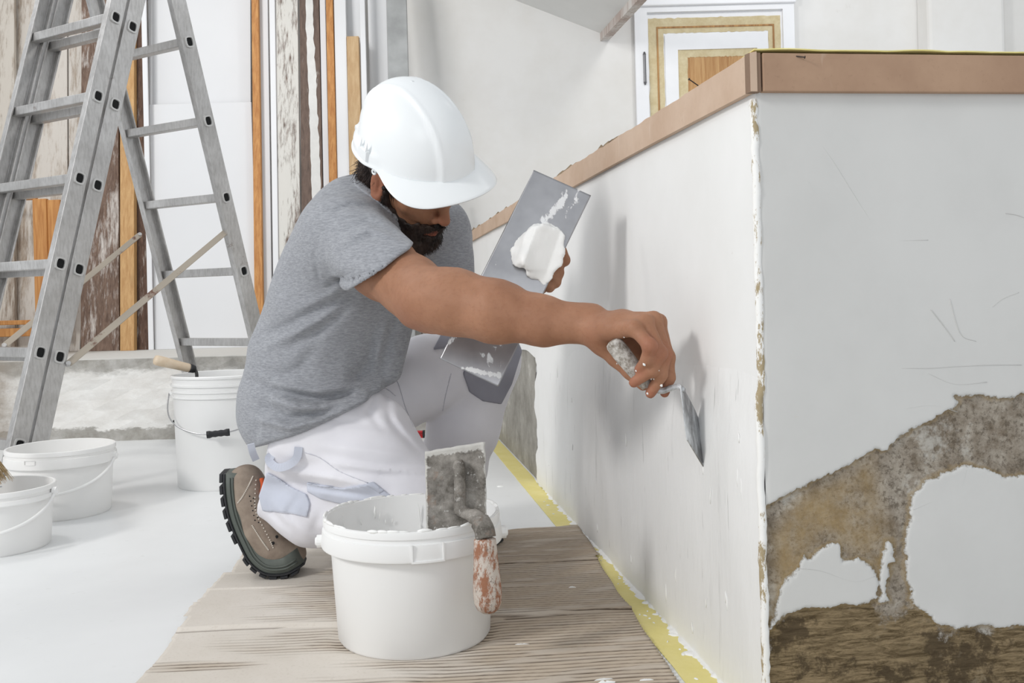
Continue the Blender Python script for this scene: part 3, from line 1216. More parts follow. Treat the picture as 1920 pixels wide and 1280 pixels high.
# ================================================================== BUCKETS
def bail(c, R, zl, a0, droop, rad, mat, parent, n=40, grip=None, out=.004, a_off=0.0, name='handle'):
    """handle hanging round the front of a bucket from two lugs"""
    pts = []
    for i in range(n + 1):
        q = math.pi * i / n
        ang = math.pi + a_off + q
        rr = R + out + .012 * (1 - abs(math.cos(q)) ** 6)
        pts.append(np.array([c[0] + rr * math.cos(ang), c[1] + rr * math.sin(ang), zl - droop * math.sin(q) ** .85]))
    mb = MB()
    mb.tube(pts, rad, 8)
    h = mb.build(name, mat, parent=parent, smooth=True)
    return h, pts


def pail(name, label, c, prof_o, prof_i, mat, lugs=(0.0, math.pi), lug_z=None, lug_r=None, n=96):
    """hollow bucket: outer profile from foot to lip, inner profile from lip to bottom"""
    t = empty(name, (c[0], c[1], c[2] if len(c) > 2 else 0.0), label, 'bucket', None)
    z0 = t.location.z
    mb = MB()
    mb.lathe((c[0], c[1], z0), prof_o + prof_i, n)
    o = mb.build('body', mat, parent=t)
    autosmooth(o, 32)
    for a in lugs:
        mb = MB()
        d = np.array([math.cos(a), math.sin(a), 0])
        q = np.array([c[0], c[1], z0 + lug_z]) + d * (lug_r - .004)
        mb.tube([q, q + d * .010], .011, 14)
        mb.tube([q + d * .010, q + d * .013], [.008, .006], 14)
        mb.build('lug', mat, parent=t, smooth=False)
    return t


def tub_prof(R, Rb, Rf, Hh, band, th=.0028):
    """R lip, Rb body under the band, Rf foot"""
    o = [(0, .004), (Rf - .012, .004), (Rf - .010, 0), (Rf - .004, 0), (Rf, .006), (Rb, Hh - band), (Rb + .002, Hh - band - .0005), (R + .001, Hh - band - .001),
         (R + .002, Hh - band + .002), (R - .0005, Hh - .020), (R - .0045, Hh - .019), (R - .0045, Hh - .012), (R - .002, Hh - .011),
         (R - .002, Hh - .004), (R - .003, Hh), (R - .006, Hh + .001)]
    i = [(R - .009, Hh), (R - .010, Hh - .012), (Rb - th, Hh - band - .006), (Rf - th, .012), (Rf - .012, .007), (0, .007)]
    return o, i


# front bucket
bc = np.array([-.184, 1.715, .0046])
o_, i_ = tub_prof(.1545, .1405, .131, .210, .046)
fb = pail('plaster_bucket', 'white plaster bucket with trowel hooked on its rim, standing on the brown card in front', bc, o_, i_, mats['plastic'], (math.radians(186), math.radians(6)), .168, .1575)
tag(fb, fb['label'], 'bucket', 'white buckets')
# pouring notch on the band: small raised frame
an = math.radians(-75)
def cyl(a, r, z):
    return np.array([bc[0] + r * math.cos(a), bc[1] + r * math.sin(a), bc[2] + z])
mb = MB()
for a0_, a1_, z0_, z1_ in ((an - .17, an - .155, .165, .192), (an + .155, an + .17, .165, .192), (an - .17, an + .17, .1625, .1655)):
    v = []
    for q in np.linspace(a0_, a1_, 10):
        for r_ in (.1545, .1585):
            v += [cyl(q, r_, z0_), cyl(q, r_, z1_)]
    f = []
    for i in range(9):
        k = i * 4
        f += [(k + 2, k + 6, k + 7, k + 3), (k + 1, k + 3, k + 7, k + 5), (k, k + 4, k + 6, k + 2)]
    f += [(0, 2, 3, 1), (36, 37, 39, 38)]
    mb.add(v, f)
mb.build('notch_frame', mats['plastic'], parent=fb)
h, _ = bail((bc[0], bc[1], 0), .158, .172, 0, -.0, .0028, mats['plastic'], fb, out=.004)
bpy.data.objects.remove(h)
pts = []
for i in range(41):
    q = math.pi * i / 40
    ang = math.radians(6) + q
    rr = .163 + .006 * math.sin(q)
    pts.append(np.array([bc[0] + rr * math.cos(ang), bc[1] + rr * math.sin(ang), bc[2] + .166 - .055 * math.sin(q)]))
mb = MB()
mb.tube(pts, .003, 8)
mb.build('handle', mats['plastic'], parent=fb, smooth=True)
# plaster inside: level fill and smears on the wall and lip
mb = MB()
prof = []
mb.lathe((bc[0], bc[1], bc[2] + .075), [(0.0005, .004), (.03, .006), (.08, .002), (.115, .003), (.1305, .0)], 64)
tag(mb.build('plaster_fill', mats['plaster_wet'], smooth=True), 'wet white plaster filling the bottom of the front bucket', 'plaster')
mb = MB()
for k in range(70):
    a = rng.uniform(0, 2 * math.pi)
    sgm = .0012 + .0028 * rng.random() ** 2
    q = cyl(a, .148 + .002 * rng.random(), .2115)
    ax = np.array([-math.sin(a), math.cos(a), 0]) * sgm * rng.uniform(1, 5)
    mb.tube([q - ax * 1.5, q - ax * .5, q + ax * .5, q + ax * 1.5], [sgm * .4, sgm, sgm * .9, sgm * .3], 7)
for k in range(40):
    a = rng.uniform(.2, 2.9)
    z_ = rng.uniform(.09, .19)
    rr = .131 + (z_ / .21) * .0105 - .0038
    q = cyl(a, rr, z_)
    tz = np.array([rng.uniform(-.3, .3) * -math.sin(a), rng.uniform(-.3, .3) * math.cos(a), 1]) * rng.uniform(.004, .02)
    mb.tube([q - tz, q, q + tz], [.0006, .0022, .0005], 6, flat=.5)
mb.build('plaster_smears', mats['plaster_wet'], parent=fb, smooth=True)['kind'] = 'stuff'

# middle tub on the left
c1 = np.array([-1.297, 2.813, 0])
o_, i_ = tub_prof(.148, .138, .130, .190, .044)
t1_ = pail('plastic_tub', 'white plastic tub at the foot of the ladder, nothing hooked on it', c1, o_, i_, mats['plastic2'], (math.radians(2), math.radians(182)), .158, .150)
tag(t1_, t1_['label'], 'bucket', 'white buckets')
bail(c1, .148, .158, 0, .082, .0042, mats['plastic2'], t1_, a_off=math.radians(2))
mb = MB()
for d_ in (-.10, .10):
    a = math.radians(-97) + d_
    for zz in (.166,):
        q = np.array([c1[0] + .1496 * math.cos(a), c1[1] + .1496 * math.sin(a), zz])
        tx = np.array([-math.sin(a), math.cos(a), 0])
        mb.box(q, tx * .001, (0, 0, .006), np.array([math.cos(a), math.sin(a), 0]) * .001)
for zz in (.160, .172):
    for k in range(8):
        a = math.radians(-97) - .1 + .2 * (k + .5) / 8
        q = np.array([c1[0] + .1496 * math.cos(a), c1[1] + .1496 * math.sin(a), zz])
        tx = np.array([-math.sin(a), math.cos(a), 0])
        mb.box(q, tx * .0019, (0, 0, .0008), np.array([math.cos(a), math.sin(a), 0]) * .001)
mb.build('tamper_tab', mats['plastic2'], parent=t1_)
# front left tub, cut by the frame
c2 = np.array([-1.282, 2.425, 0])
o_, i_ = tub_prof(.139, .130, .122, .151, .030)
t2_ = pail('plastic_tub', 'shallow white tub with a brush in it, cut off by the left edge', c2, o_, i_, mats['plastic2'], (math.radians(4), math.radians(184)), .132, .141)
tag(t2_, t2_['label'], 'bucket', 'white buckets')
bail(c2, .139, .132, 0, .075, .0042, mats['plastic2'], t2_, a_off=math.radians(4))

# tall back bucket
c3 = np.array([-.952, 3.2, 0])
R = .152
prof = [(0, .004), (.128, .004), (.130, 0), (.137, 0), (.140, .006), (.147, .285), (.149, .285), (.1535, .287), (.1535, .291), (.149, .292), (.149, .303), (.1535, .304), (.1535, .309), (.149, .310), (.149, .322),
        (.1545, .323), (.155, .329), (.150, .330), (.150, .347), (.1545, .348), (.155, .354), (.152, .357)]
inn = [(.148, .355), (.146, .34), (.137, .012), (0, .010)]
t3_ = pail('tall_bucket', 'tall white bucket behind the worker with a wooden handled trowel in it', c3, prof, inn, mats['plastic'], (math.radians(187), math.radians(7)), .297, .1515)
tag(t3_, t3_['label'], 'bucket', 'white buckets')
h, pts = bail(c3, .152, .297, 0, .115, .0022, mats['wire'], t3_, a_off=math.radians(7), out=.010)
mb = MB()
gp = pts[19:24]
gq = [pts[19] + (pts[24] - pts[19]) * t for t in np.linspace(0, 1, 9)]
gq = [q + np.array([0, -.010, 0]) for q in gq]
mb.tube(gq, [.011, .0115, .009, .0105, .009, .0105, .009, .0115, .011], 12)
mb.build('grip', mats['black'], parent=h, smooth=True)
# trowel in the tall bucket
lt = M('pale_beech', .5)
lt.color(lt.mix(lt.ramp(lt.noise(40, 4, .6, (.4, 1, 1)), .35, .65), S(214, 192, 164), S(226, 208, 184)))
tr = empty('wooden_trowel', tuple(P(368, 740, 3.2)), 'trowel with pale wooden handle and black ferrule sticking out of the tall bucket', 'trowel', 'trowels')
A_, B_ = P(289, 674, 3.12), P(356, 690, 3.19)
mb = MB()
d = B_ - A_
mb.tube([A_, A_ + d * .02, A_ + d * .08, A_ + d * .3, A_ + d * .65, A_ + d * .95, B_], [.009, .0145, .0165, .0165, .0145, .014, .0125], 18)
mb.build('handle', lt.m, parent=tr, smooth=True)
mb = MB()
mb.tube([B_ - d * .01, B_ + d * .13, B_ + d * .16], [.0145, .0125, .008], 16)
mb.build('ferrule', mats['black'], parent=tr, smooth=True)
mb = MB()
Cc = P(366, 694, 3.2)
D_ = P(369, 735, 3.2)
E_ = P(376, 744, 3.2)
mb.tube(bez([B_ + d * .12, Cc, P(369, 703, 3.2), D_, E_], 20), .0055, 10)
mb.build('shank', plain('dark_steel', S(78, 78, 78), .45, .7, .1), parent=tr, smooth=True)
mb = MB()
q0, q1 = P(372, 742, 3.2), P(470, 727, 3.24)
mb.prism([q0 + (0, -.03, 0), q1 + (0, -.045, 0), q1 + (0, .045, .004), q0 + (0, .03, .004)], (0, 0, .0025))
mb.build('blade', plain('grey_blade_steel', S(150, 150, 150), .4, .8, .1), parent=tr)

# black trough behind the tall bucket
tb_ = empty('mortar_trough', (-1.26, 4.18, 0), 'black plastic trough on the floor behind the tall bucket', 'trough')
mb = MB()
x0, x1, ya, yb_, hz_ = -1.427, -1.10, 4.125, 4.24, .092
lo = [(x0 + .02, ya + .015, 0), (x1 - .02, ya + .015, 0), (x1 - .02, yb_ - .015, 0), (x0 + .02, yb_ - .015, 0)]
hi_ = [(x0, ya, hz_), (x1, ya, hz_), (x1, yb_, hz_), (x0, yb_, hz_)]
hii = [(x0 + .006, ya + .006, hz_), (x1 - .006, ya + .006, hz_), (x1 - .006, yb_ - .006, hz_), (x0 + .006, yb_ - .006, hz_)]
loi = [(x0 + .026, ya + .021, .006), (x1 - .026, ya + .021, .006), (x1 - .026, yb_ - .021, .006), (x0 + .026, yb_ - .021, .006)]
v = lo + hi_ + hii + loi
f = [(3, 2, 1, 0), (12, 13, 14, 15)]
for k in (0, 4, 8):
    f += [(k + i, k + (i + 1) % 4, k + 4 + (i + 1) % 4, k + 4 + i) for i in range(4)]
mb.add(v, f)
mb.build('body', mats['black'], parent=tb_, bevel=.004)
mb = MB()
for a, b in ((hi_[0], hi_[1]), (hi_[1], hi_[2]), (hi_[2], hi_[3]), (hi_[3], hi_[0])):
    mb.tube([a, b], .006, 8)
mb.build('rim', mats['black'], parent=tb_, smooth=True)

# red spirit level lying at the foot of the ledge (seen between the worker's legs)
red = plain('red_enamel', S(196, 36, 44), .4, 0, .05)
lv = empty('spirit_level', (P(770, 813, 4.12)[0], 4.12, 0), 'red bar lying on the floor at the back, seen between the worker\'s legs', 'level')
xa, xb = P(700, 813, 4.12)[0], P(795, 813, 4.12)[0]
mb = MB()
mb.abox((xa, 4.10, 0), (xb, 4.125, .006)).abox((xa, 4.10, .022), (xb, 4.125, .028)).abox((xa, 4.110, .006), (xb, 4.115, .022))
mb.build('beam', red, parent=lv)
for xx in (xa, xb):
    mb = MB()
    mb.abox((xx - .004, 4.098, -.0), (xx + .004, 4.127, .029))
    mb.build('end_cap', mats['black'], parent=lv)

# masonry brush in the shallow tub: block above, bristles down into the tub
bh = empty('masonry_brush', (-1.305, 2.40, .09), 'wide bristle brush standing in the shallow tub at the left edge', 'brush')
mbri = M('tan_bristles', .8, 0, .2)
nn = mbri.noise(60, 3, .6)
mbri.color(mbri.mix(mbri.ramp(nn, .3, .7), S(150, 122, 82), S(210, 186, 146)))
top = np.array([-1.345, 2.405, .272])
mb = MB()
mb.box(top + (-.012, 0, .018), (.058, 0, -.012), (0, .022, 0), (.004, 0, .016))
mb.build('block', wood('brush_block_wood', S(196, 168, 128), S(160, 128, 90)), parent=bh, bevel=.005)
mb = MB()
mb.box(top + (-.005, 0, .0), (.056, 0, -.010), (0, .020, 0), (.002, 0, .006))
mb.build('ferrule', plain('plum_ferrule', S(96, 56, 70), .5, 0, .1), parent=bh, bevel=.002)
mb = MB()
for k in range(900):
    u_, w_ = rng.uniform(-1, 1), rng.uniform(-1, 1)
    a = top + np.array([u_ * .05, w_ * .017, -.002 - u_ * .009])
    cl = math.floor(u_ * 4) * .012
    L = rng.uniform(.085, .118)
    dr_ = np.array([.30 + u_ * .18 + cl * .3 + rng.uniform(-.06, .06), w_ * .14 + rng.uniform(-.07, .07), -1.0])
    b = a + unit(dr_) * L * .55
    c_ = b + unit(dr_ + np.array([.12, 0, 0])) * L * .45
    mb.tube([a, b, c_], [.0011, .0010, .0004], 3, caps=False)
mb.build('bristles', mbri.m, parent=bh)['kind'] = 'stuff'
mb = MB()
q = np.array([-1.30, 2.335, .156])
mb.box(q, (.05, -.012, .002), (.012, .05, .0), (0, 0, .0012))
tag(mb.build('scraper_plate', plain('plaster_smeared_steel', S(196, 200, 206), .4, .4, .12, 30)), 'thin smeared metal plate laid on the rim of the shallow tub', 'scraper')
mb = MB()
mb.tube([top + (-.03, 0, .03), top + (-.09, -.005, .10), top + (-.15, -.01, .19)], [.012, .014, .011], 14)
mb.build('handle', lt.m, parent=bh, smooth=True)

# ================================================================== CARD AND TAPE ON THE FLOOR
mk = M('crumpled_brown_card', .85, 0, .15)
n1 = mk.noise(3, 5, .65)
n2 = mk.noise(200, 3, .6)
c = mk.mix(mk.ramp(n1, .35, .65), S(207, 199, 188), S(217, 210, 201))
c = mk.mix(mk.ramp(n2, .55, .75, 0, .3), c, S(178, 166, 152))
shade_fac = mk.attr('groove_shade').outputs['Fac']
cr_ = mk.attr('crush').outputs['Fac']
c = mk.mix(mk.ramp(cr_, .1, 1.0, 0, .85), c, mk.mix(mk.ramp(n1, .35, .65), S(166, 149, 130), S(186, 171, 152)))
c = mk.mix(mk.ramp(shade_fac, .0, .8, 0, .85), c, S(74, 60, 48))  # shadow in the grooves and fold, painted in as dark brown
mk.color(c)


def card():
    # corners: back left, back right, front right, front left
    bl, brr = np.array([-.655, 2.33]), np.array([.150, 2.475])
    fl, frr = np.array([-.545, .95]), np.array([.285, 1.02])
    NU, NV = 110, 880
    u, v = np.meshgrid(np.linspace(0, 1, NU), np.linspace(0, 1, NV), indexing='ij')
    uu = u.copy()
    # ragged, stepped side edges
    le = np.array([.012 * mnoise.noise(Vector((q * 9, 2, 0))) + .006 * mnoise.noise(Vector((q * 60, 5, 0))) for q in np.linspace(0, 1, NV)])
    re = np.array([.006 * mnoise.noise(Vector((q * 12, 9, 0))) for q in np.linspace(0, 1, NV)])
    re -= .012 * (np.linspace(0, 1, NV) > .2)
    le += .02 * (np.linspace(0, 1, NV) < .16) - .012 * ((np.linspace(0, 1, NV) > .30) & (np.linspace(0, 1, NV) < .36))
    uu = u * (1 + re[None] - le[None]) + le[None]
    be = np.array([.004 * mnoise.noise(Vector((q * 14, 4, 0))) for q in np.linspace(0, 1, NU)])
    vv_ = v + be[:, None] * (1 - v)
    x = (bl[0] * (1 - uu) + brr[0] * uu) * (1 - vv_) + (fl[0] * (1 - uu) + frr[0] * uu) * vv_
    y = (bl[1] * (1 - uu) + brr[1] * uu) * (1 - vv_) + (fl[1] * (1 - uu) + frr[1] * uu) * vv_
    p3 = np.stack([x, y, np.zeros_like(x)], -1).reshape(-1, 3)
    # how crushed the flutes are
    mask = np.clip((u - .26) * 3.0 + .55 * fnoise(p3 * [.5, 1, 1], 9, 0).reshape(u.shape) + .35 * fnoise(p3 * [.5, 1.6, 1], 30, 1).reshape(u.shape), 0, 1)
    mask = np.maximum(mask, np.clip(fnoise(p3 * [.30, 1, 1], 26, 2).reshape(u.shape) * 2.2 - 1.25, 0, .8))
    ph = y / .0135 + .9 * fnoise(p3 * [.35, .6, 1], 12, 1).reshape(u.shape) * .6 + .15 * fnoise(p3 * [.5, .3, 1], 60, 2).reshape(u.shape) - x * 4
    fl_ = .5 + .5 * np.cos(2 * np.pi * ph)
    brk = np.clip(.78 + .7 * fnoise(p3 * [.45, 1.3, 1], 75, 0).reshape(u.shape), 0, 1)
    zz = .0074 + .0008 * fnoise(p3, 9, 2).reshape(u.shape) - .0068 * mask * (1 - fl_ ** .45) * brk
    fold = np.exp(-((y - (1.79 + .06 * x + .008 * np.sin(x * 9))) / .006) ** 2) * .004 + np.exp(-((y - (2.14 + .05 * x)) / .005) ** 2) * .003 + np.exp(-((y - (1.985 - .02 * x)) / .004) ** 2) * .0025 * (x < -.2)
    zz += fold
    zz -= np.exp(-((y - (1.775 + .06 * x + .008 * np.sin(x * 9))) / .004) ** 2) * .0025
    # pressed flat under the bucket
    rb = np.hypot(x - bc[0], y - bc[1])
    flat = 1 / (1 + np.exp((rb - .14) / .004))
    zz = np.clip(zz * (1 - flat) + .0040 * flat, .0009, None)
    groove_shade = np.clip(mask * 1.3, 0, 1) * np.clip(brk * 1.4, 0, 1) * np.clip((.40 - fl_) / .28, 0, 1)  # painted shade, strongest at the bottom of the flutes
    groove_shade = np.maximum(groove_shade, np.exp(-((y - (1.775 + .06 * x + .008 * np.sin(x * 9))) / .0025) ** 2) * .8 * (fnoise(p3, 14, 0).reshape(u.shape) > -.4))
    P3 = np.stack([x, y, zz], -1)
    idx = np.arange(NU * NV).reshape(NU, NV)
    fc = np.stack([idx[:-1, :-1], idx[:-1, 1:], idx[1:, 1:], idx[1:, :-1]], -1).reshape(-1, 4)
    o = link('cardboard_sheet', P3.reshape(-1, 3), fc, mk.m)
    at = o.data.attributes.new('groove_shade', 'FLOAT', 'POINT')
    at.data.foreach_set('value', groove_shade.astype(np.float32).ravel())
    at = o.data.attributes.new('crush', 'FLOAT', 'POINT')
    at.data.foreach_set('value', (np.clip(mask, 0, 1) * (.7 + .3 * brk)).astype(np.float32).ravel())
    sm = o.modifiers.new('s', 'SOLIDIFY')
    sm.thickness = .0007
    sm.offset = -1
    return tag(o, 'sheet of crumpled brown corrugated card under the worker and front bucket', 'cardboard')


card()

# yellow tape along the foot of the low wall
vv, ff = [], []
n = 240
for i in range(n + 1):
    s = -.25 + 4.2 * (i / n) ** 1.3
    w0 = .002
    w1 = .058 + .0015 * mnoise.noise(Vector((s * 14, 3, 3)))
    for o_, zz in ((w0, .0012), (w1, .0012), (w1, .0004), (w0, .0004)):
        vv.append(wpt(s, o_ + .001 * mnoise.noise(Vector((s * 9, 0, 9))), zz + .0006 * abs(mnoise.noise(Vector((s * 25, o_ * 90, 2)))) * (zz > .001)))
for i in range(n):
    for j in range(4):
        a = i * 4
        ff.append((a + j, a + 4 + j, a + 4 + (j + 1) % 4, a + (j + 1) % 4))
ff += [(0, 1, 2, 3), (n * 4 + 3, n * 4 + 2, n * 4 + 1, n * 4)]
mt2 = M('floor_masking_tape', .6, 0, .3)
n_ = mt2.noise(9, 5, .7)
mt2.color(mt2.mix(mt2.ramp(n_, .35, .7), S(226, 213, 134), S(236, 224, 158)))
mt2.bump(mt2.noise(60, 4), .3, .002)
tag(link('masking_tape', vv, ff, mt2.m), 'strip of yellow masking tape on the floor along the low wall', 'tape')

# plaster droppings
def splat(q, r, h, name='plaster_splash', seed=0, squash=1.0, ang=0.0, n=26):
    rr = random.Random(seed)
    vv, ff = [tuple(q + np.array([0, 0, h]))], []
    rad = [r * (.6 + .55 * rr.random()) for _ in range(n)]
    rad = [(rad[i - 1] + rad[i] * 1.2 + rad[(i + 1) % n]) / 3.2 for i in range(n)]
    for lvl, (k, z) in enumerate(((.55, .9), (.9, .5), (1.0, 0))):
        for i in range(n):
            a = 2 * math.pi * i / n
            x_, y_ = rad[i] * k * math.cos(a), rad[i] * k * math.sin(a) * squash
            vv.append((q[0] + x_ * math.cos(ang) - y_ * math.sin(ang), q[1] + x_ * math.sin(ang) + y_ * math.cos(ang), q[2] + h * z * (.8 + .4 * rr.random())))
    ff += [(0, 1 + i, 1 + (i + 1) % n) for i in range(n)]
    for l in range(2):
        ff += [(1 + l * n + i, 1 + (l + 1) * n + i, 1 + (l + 1) * n + (i + 1) % n, 1 + l * n + (i + 1) % n) for i in range(n)]
    return vv, ff


def fpt(px, py, z=0.0):
    dx, dy = px - CX, py - CY
    u = dx * CR - dy * ROLL
    d = dx * ROLL + dy * CR
    Y = (H0 - z) * F / d
    return np.array([u * Y / F, Y, z])


for k, (px, py, r, sq, lab) in enumerate(((678, 1247, .016, .4, 'white plaster splash on the card before the front bucket'), (1102, 1097, .0, 1, ''), (1135, 1277, .022, .5, 'white plaster splash at the lower frame edge, middle of the card'),
                                          (1214, 1277, .013, .6, 'small round plaster drop at the lower frame edge near the tape'), (1073, 1102, .010, .5, 'small plaster splash on the card right of the trowel handle'),
                                          (978, 1210, .016, .25, 'streak of plaster on the card right of the front bucket'), (938, 912, .012, .5, 'drop of plaster on the white floor behind the front bucket'))):
    if r:
        q = fpt(px, py, .004 if py > 1000 else .0)
        v, f = splat(q, r, .003, seed=k, squash=sq)
        tag(link('plaster_splash', v, f, mats['plaster_wet'], smooth=True), lab, 'splash', 'plaster splashes')
mb = MB()
vv, ff = [], []
n = 420
for i in range(n + 1):
    s_ = .0 + 1.85 * i / n
    fade = min(1, (1.85 - s_) / .25) * min(1, s_ / .03 + .3)
    w_ = (.009 + .012 * mnoise.noise(Vector((s_ * 7, 2, 8))) + .010 * mnoise.noise(Vector((s_ * 31, 2, 8))) + .006 * mnoise.noise(Vector((s_ * 95, 2, 8))))
    w_ = max(.003, w_) * fade
    hh = .0035 + .002 * mnoise.noise(Vector((s_ * 40, 6, 6)))
    for o2, zz in ((.003, .007 * fade + .0015), (.003 + w_ * .45, hh * fade + .0012), (.003 + w_ * .85, hh * .6 * fade + .0013), (.003 + w_, .0011)):
        vv.append(wpt(s_ + .004 * mnoise.noise(Vector((s_ * 60, o2 * 200, 3))), o2, zz))
for i in range(n):
    for j in range(3):
        ff.append((i * 4 + j, i * 4 + 4 + j, i * 4 + 5 + j, i * 4 + 1 + j))
mb.add(vv, ff)
for k in range(36):
    s_ = .02 + 1.6 * rng.random() ** 1.2
    q = wpt(s_, .012 + .035 * rng.random() ** 2, .0014)
    v, f = splat(q, .002 + .006 * rng.random() ** 2, .0012 + .001 * rng.random(), seed=100 + k, squash=rng.uniform(.3, .9), ang=rng.uniform(0, 3), n=12)
    mb.add(v, f)
for (px, py, r) in ((1300, 1225, .022), (1265, 1190, .012), (1215, 1130, .014), (1180, 1095, .011), (1120, 1035, .010), (1090, 1000, .012)):
    q = fpt(px, py, .0012)
    v, f = splat(q, r, .003, seed=int(px), squash=.6, n=22)
    mb.add(v, f)
o = mb.build('plaster_crumbs', mats['plaster_wet'], smooth=True)
o['kind'] = 'stuff'
tag(o, 'ragged line of plaster droppings on the yellow tape along the low wall', 'plaster')
# ================================================================== THE WORKER
RS, RE, RW = P(652, 446, 1.915), P(800, 566, 1.705), P(1105, 606, 1.60)
LS, LE, LW = P(822, 437, 2.24), P(838, 590, 2.14), P(985, 540, 1.985)
HEMP = RS + (RE - RS) * .47
HEMN = unit([.11, .03, -.17])
ARMD = unit(RE - RS)


def HP(cx, cy, Y):
    return P(1040 + cx * .2656, 560 + cy * .2656, Y)


# head frame: x forward, y left, z up; origin between the ears
def frame(yaw, pitch, roll):
    f = np.array([math.cos(yaw) * math.cos(pitch), -math.sin(yaw) * math.cos(pitch), -math.sin(pitch)])
    l = np.array([math.sin(yaw), math.cos(yaw), 0])
    u = np.cross(f, l)
    l2 = l * math.cos(roll) + u * math.sin(roll)
    u2 = -l * math.sin(roll) + u * math.cos(roll)
    return np.stack([f, l2, u2], 1)           # columns


HS = .98
HR = frame(math.radians(31), math.radians(38), math.radians(22))
HC = P(712, 354, 1.925) + HR[:, 1] * .0765 * HS


def hl(p):
    return (p - HC) @ HR / HS


def hw(q):
    return HC + HR @ (np.asarray(q, float) * HS)


def head_sdf(p):
    q = hl(p)
    qa = q.copy()
    qa[:, 1] = np.abs(qa[:, 1])
    d = ell(q, (-.008, 0, .05), (.097, .077, .085))
    d = smin(d, ell(q, (.038, 0, -.002), (.058, .060, .080)), .03)
    d = smin(d, chain(qa, [(-.005, .058, -.020), (.005, .056, -.058), (.070, .022, -.098)], [.016, .016, .018], .01), .03)
    d = smin(d, ell(q, (.074, 0, -.097), (.022, .024, .018)), .02)
    d = smin(d, ell(q, (.078, 0, -.045), (.026, .032, .034)), .02)
    d = smin(d, chain(qa, [(.060, .048, -.004), (.078, .034, -.012)], [.018, .014], .01), .024)       # cheek bones
    d = smin(d, chain(qa, [(.072, .050, .034), (.094, .018, .034), (.096, 0, .030)], [.010, .011, .010], .01), .014)
    d = smax(d, -ell(qa, (.100, .033, .016), (.016, .019, .012)), .012)                             # eye sockets
    d = smin(d, ell(qa, (.082, .033, .016), (.0135, .0155, .0125)), .003)                            # lids
    d = smax(d, -ell(qa, (.097, .033, .0135), (.006, .013, .0012)), .002)
    d = smin(d, chain(q, [(.094, 0, .026), (.108, 0, .004), (.121, 0, -.019)], [.008, .009, .0115], .008), .010)
    d = smin(d, ell(q, (.112, 0, -.024), (.015, .012, .009)), .006)
    d = smin(d, ell(qa, (.104, .0145, -.024), (.010, .008, .0085)), .006)
    d = smax(d, -ell(qa, (.112, .0075, -.034), (.005, .004, .006)), .003)
    d = smin(d, chain(qa, [(.102, .000, -.0535), (.098, .014, -.0545), (.088, .026, -.058)], [.0058, .0052, .003], .003), .005)
    d = smin(d, chain(qa, [(.100, .000, -.0665), (.096, .013, -.0655), (.088, .024, -.060)], [.0072, .006, .003], .003), .006)
    d = smax(d, -chain(qa, [(.110, 0, -.0598), (.101, .014, -.0594), (.090, .027, -.0592)], [.0022, .002, .0012], .002), .003)
    # ears
    for sy in (1, -1):
        e = np.array([-.006, .0775 * sy, .004])
        fw = unit([.35, .93 * sy, .05])
        up_ = unit([-.18, 0, 1])
        sd_ = unit(np.cross(up_, fw))
        Re = np.stack([sd_, fw, up_], 1)
        ear = ell(q, e, (.017, .0075, .032), Re)
        ear = smin(ear, ell(q, e + np.array([.004, 0, -.026]), (.009, .006, .010), Re), .008)
        ear = smax(ear, -ell(q, e + fw * .007 + up_ * .002 + sd_ * .001, (.0105, .006, .021), Re), .004)
        ear = smin(ear, ell(q, e + fw * .0025 + up_ * .003 - sd_ * .002, (.004, .0035, .016), Re), .004)
        ear = smin(ear, ell(q, e + sd_ * (.011) + up_ * -.006, (.005, .005, .008), Re), .004)
        d = smin(d, ear, .006)
    return d * HS


NB = P(700, 415, 2.07)
PEL = P(588, 800, 2.12)
TU = unit(NB - PEL)
TL = unit(np.array([.38, .925, 0]) - TU * np.dot([.38, .925, 0], TU))
TF = np.cross(TL, TU)
TR = np.stack([TF, TL, TU], 1)


def arm_r(p):
    d = chain(p, [RS, HEMP, P(772, 538, 1.755), P(806, 561, 1.70), P(852, 566, 1.678), P(930, 584, 1.648), P(1020, 602, 1.622), P(1085, 607, 1.603), P(1112, 607, 1.598)],
              [.056, .0565, .0505, .0480, .0510, .0480, .0360, .0255, .0240], .03)
    d = smin(d, chain(p, [P(780, 590, 1.735), P(800, 588, 1.715)], [.020, .022], .02), .03)
    d = smin(d, chain(p, [P(1085, 600, 1.603), P(1112, 598, 1.600)], [.019, .020], .01), .02)
    return d


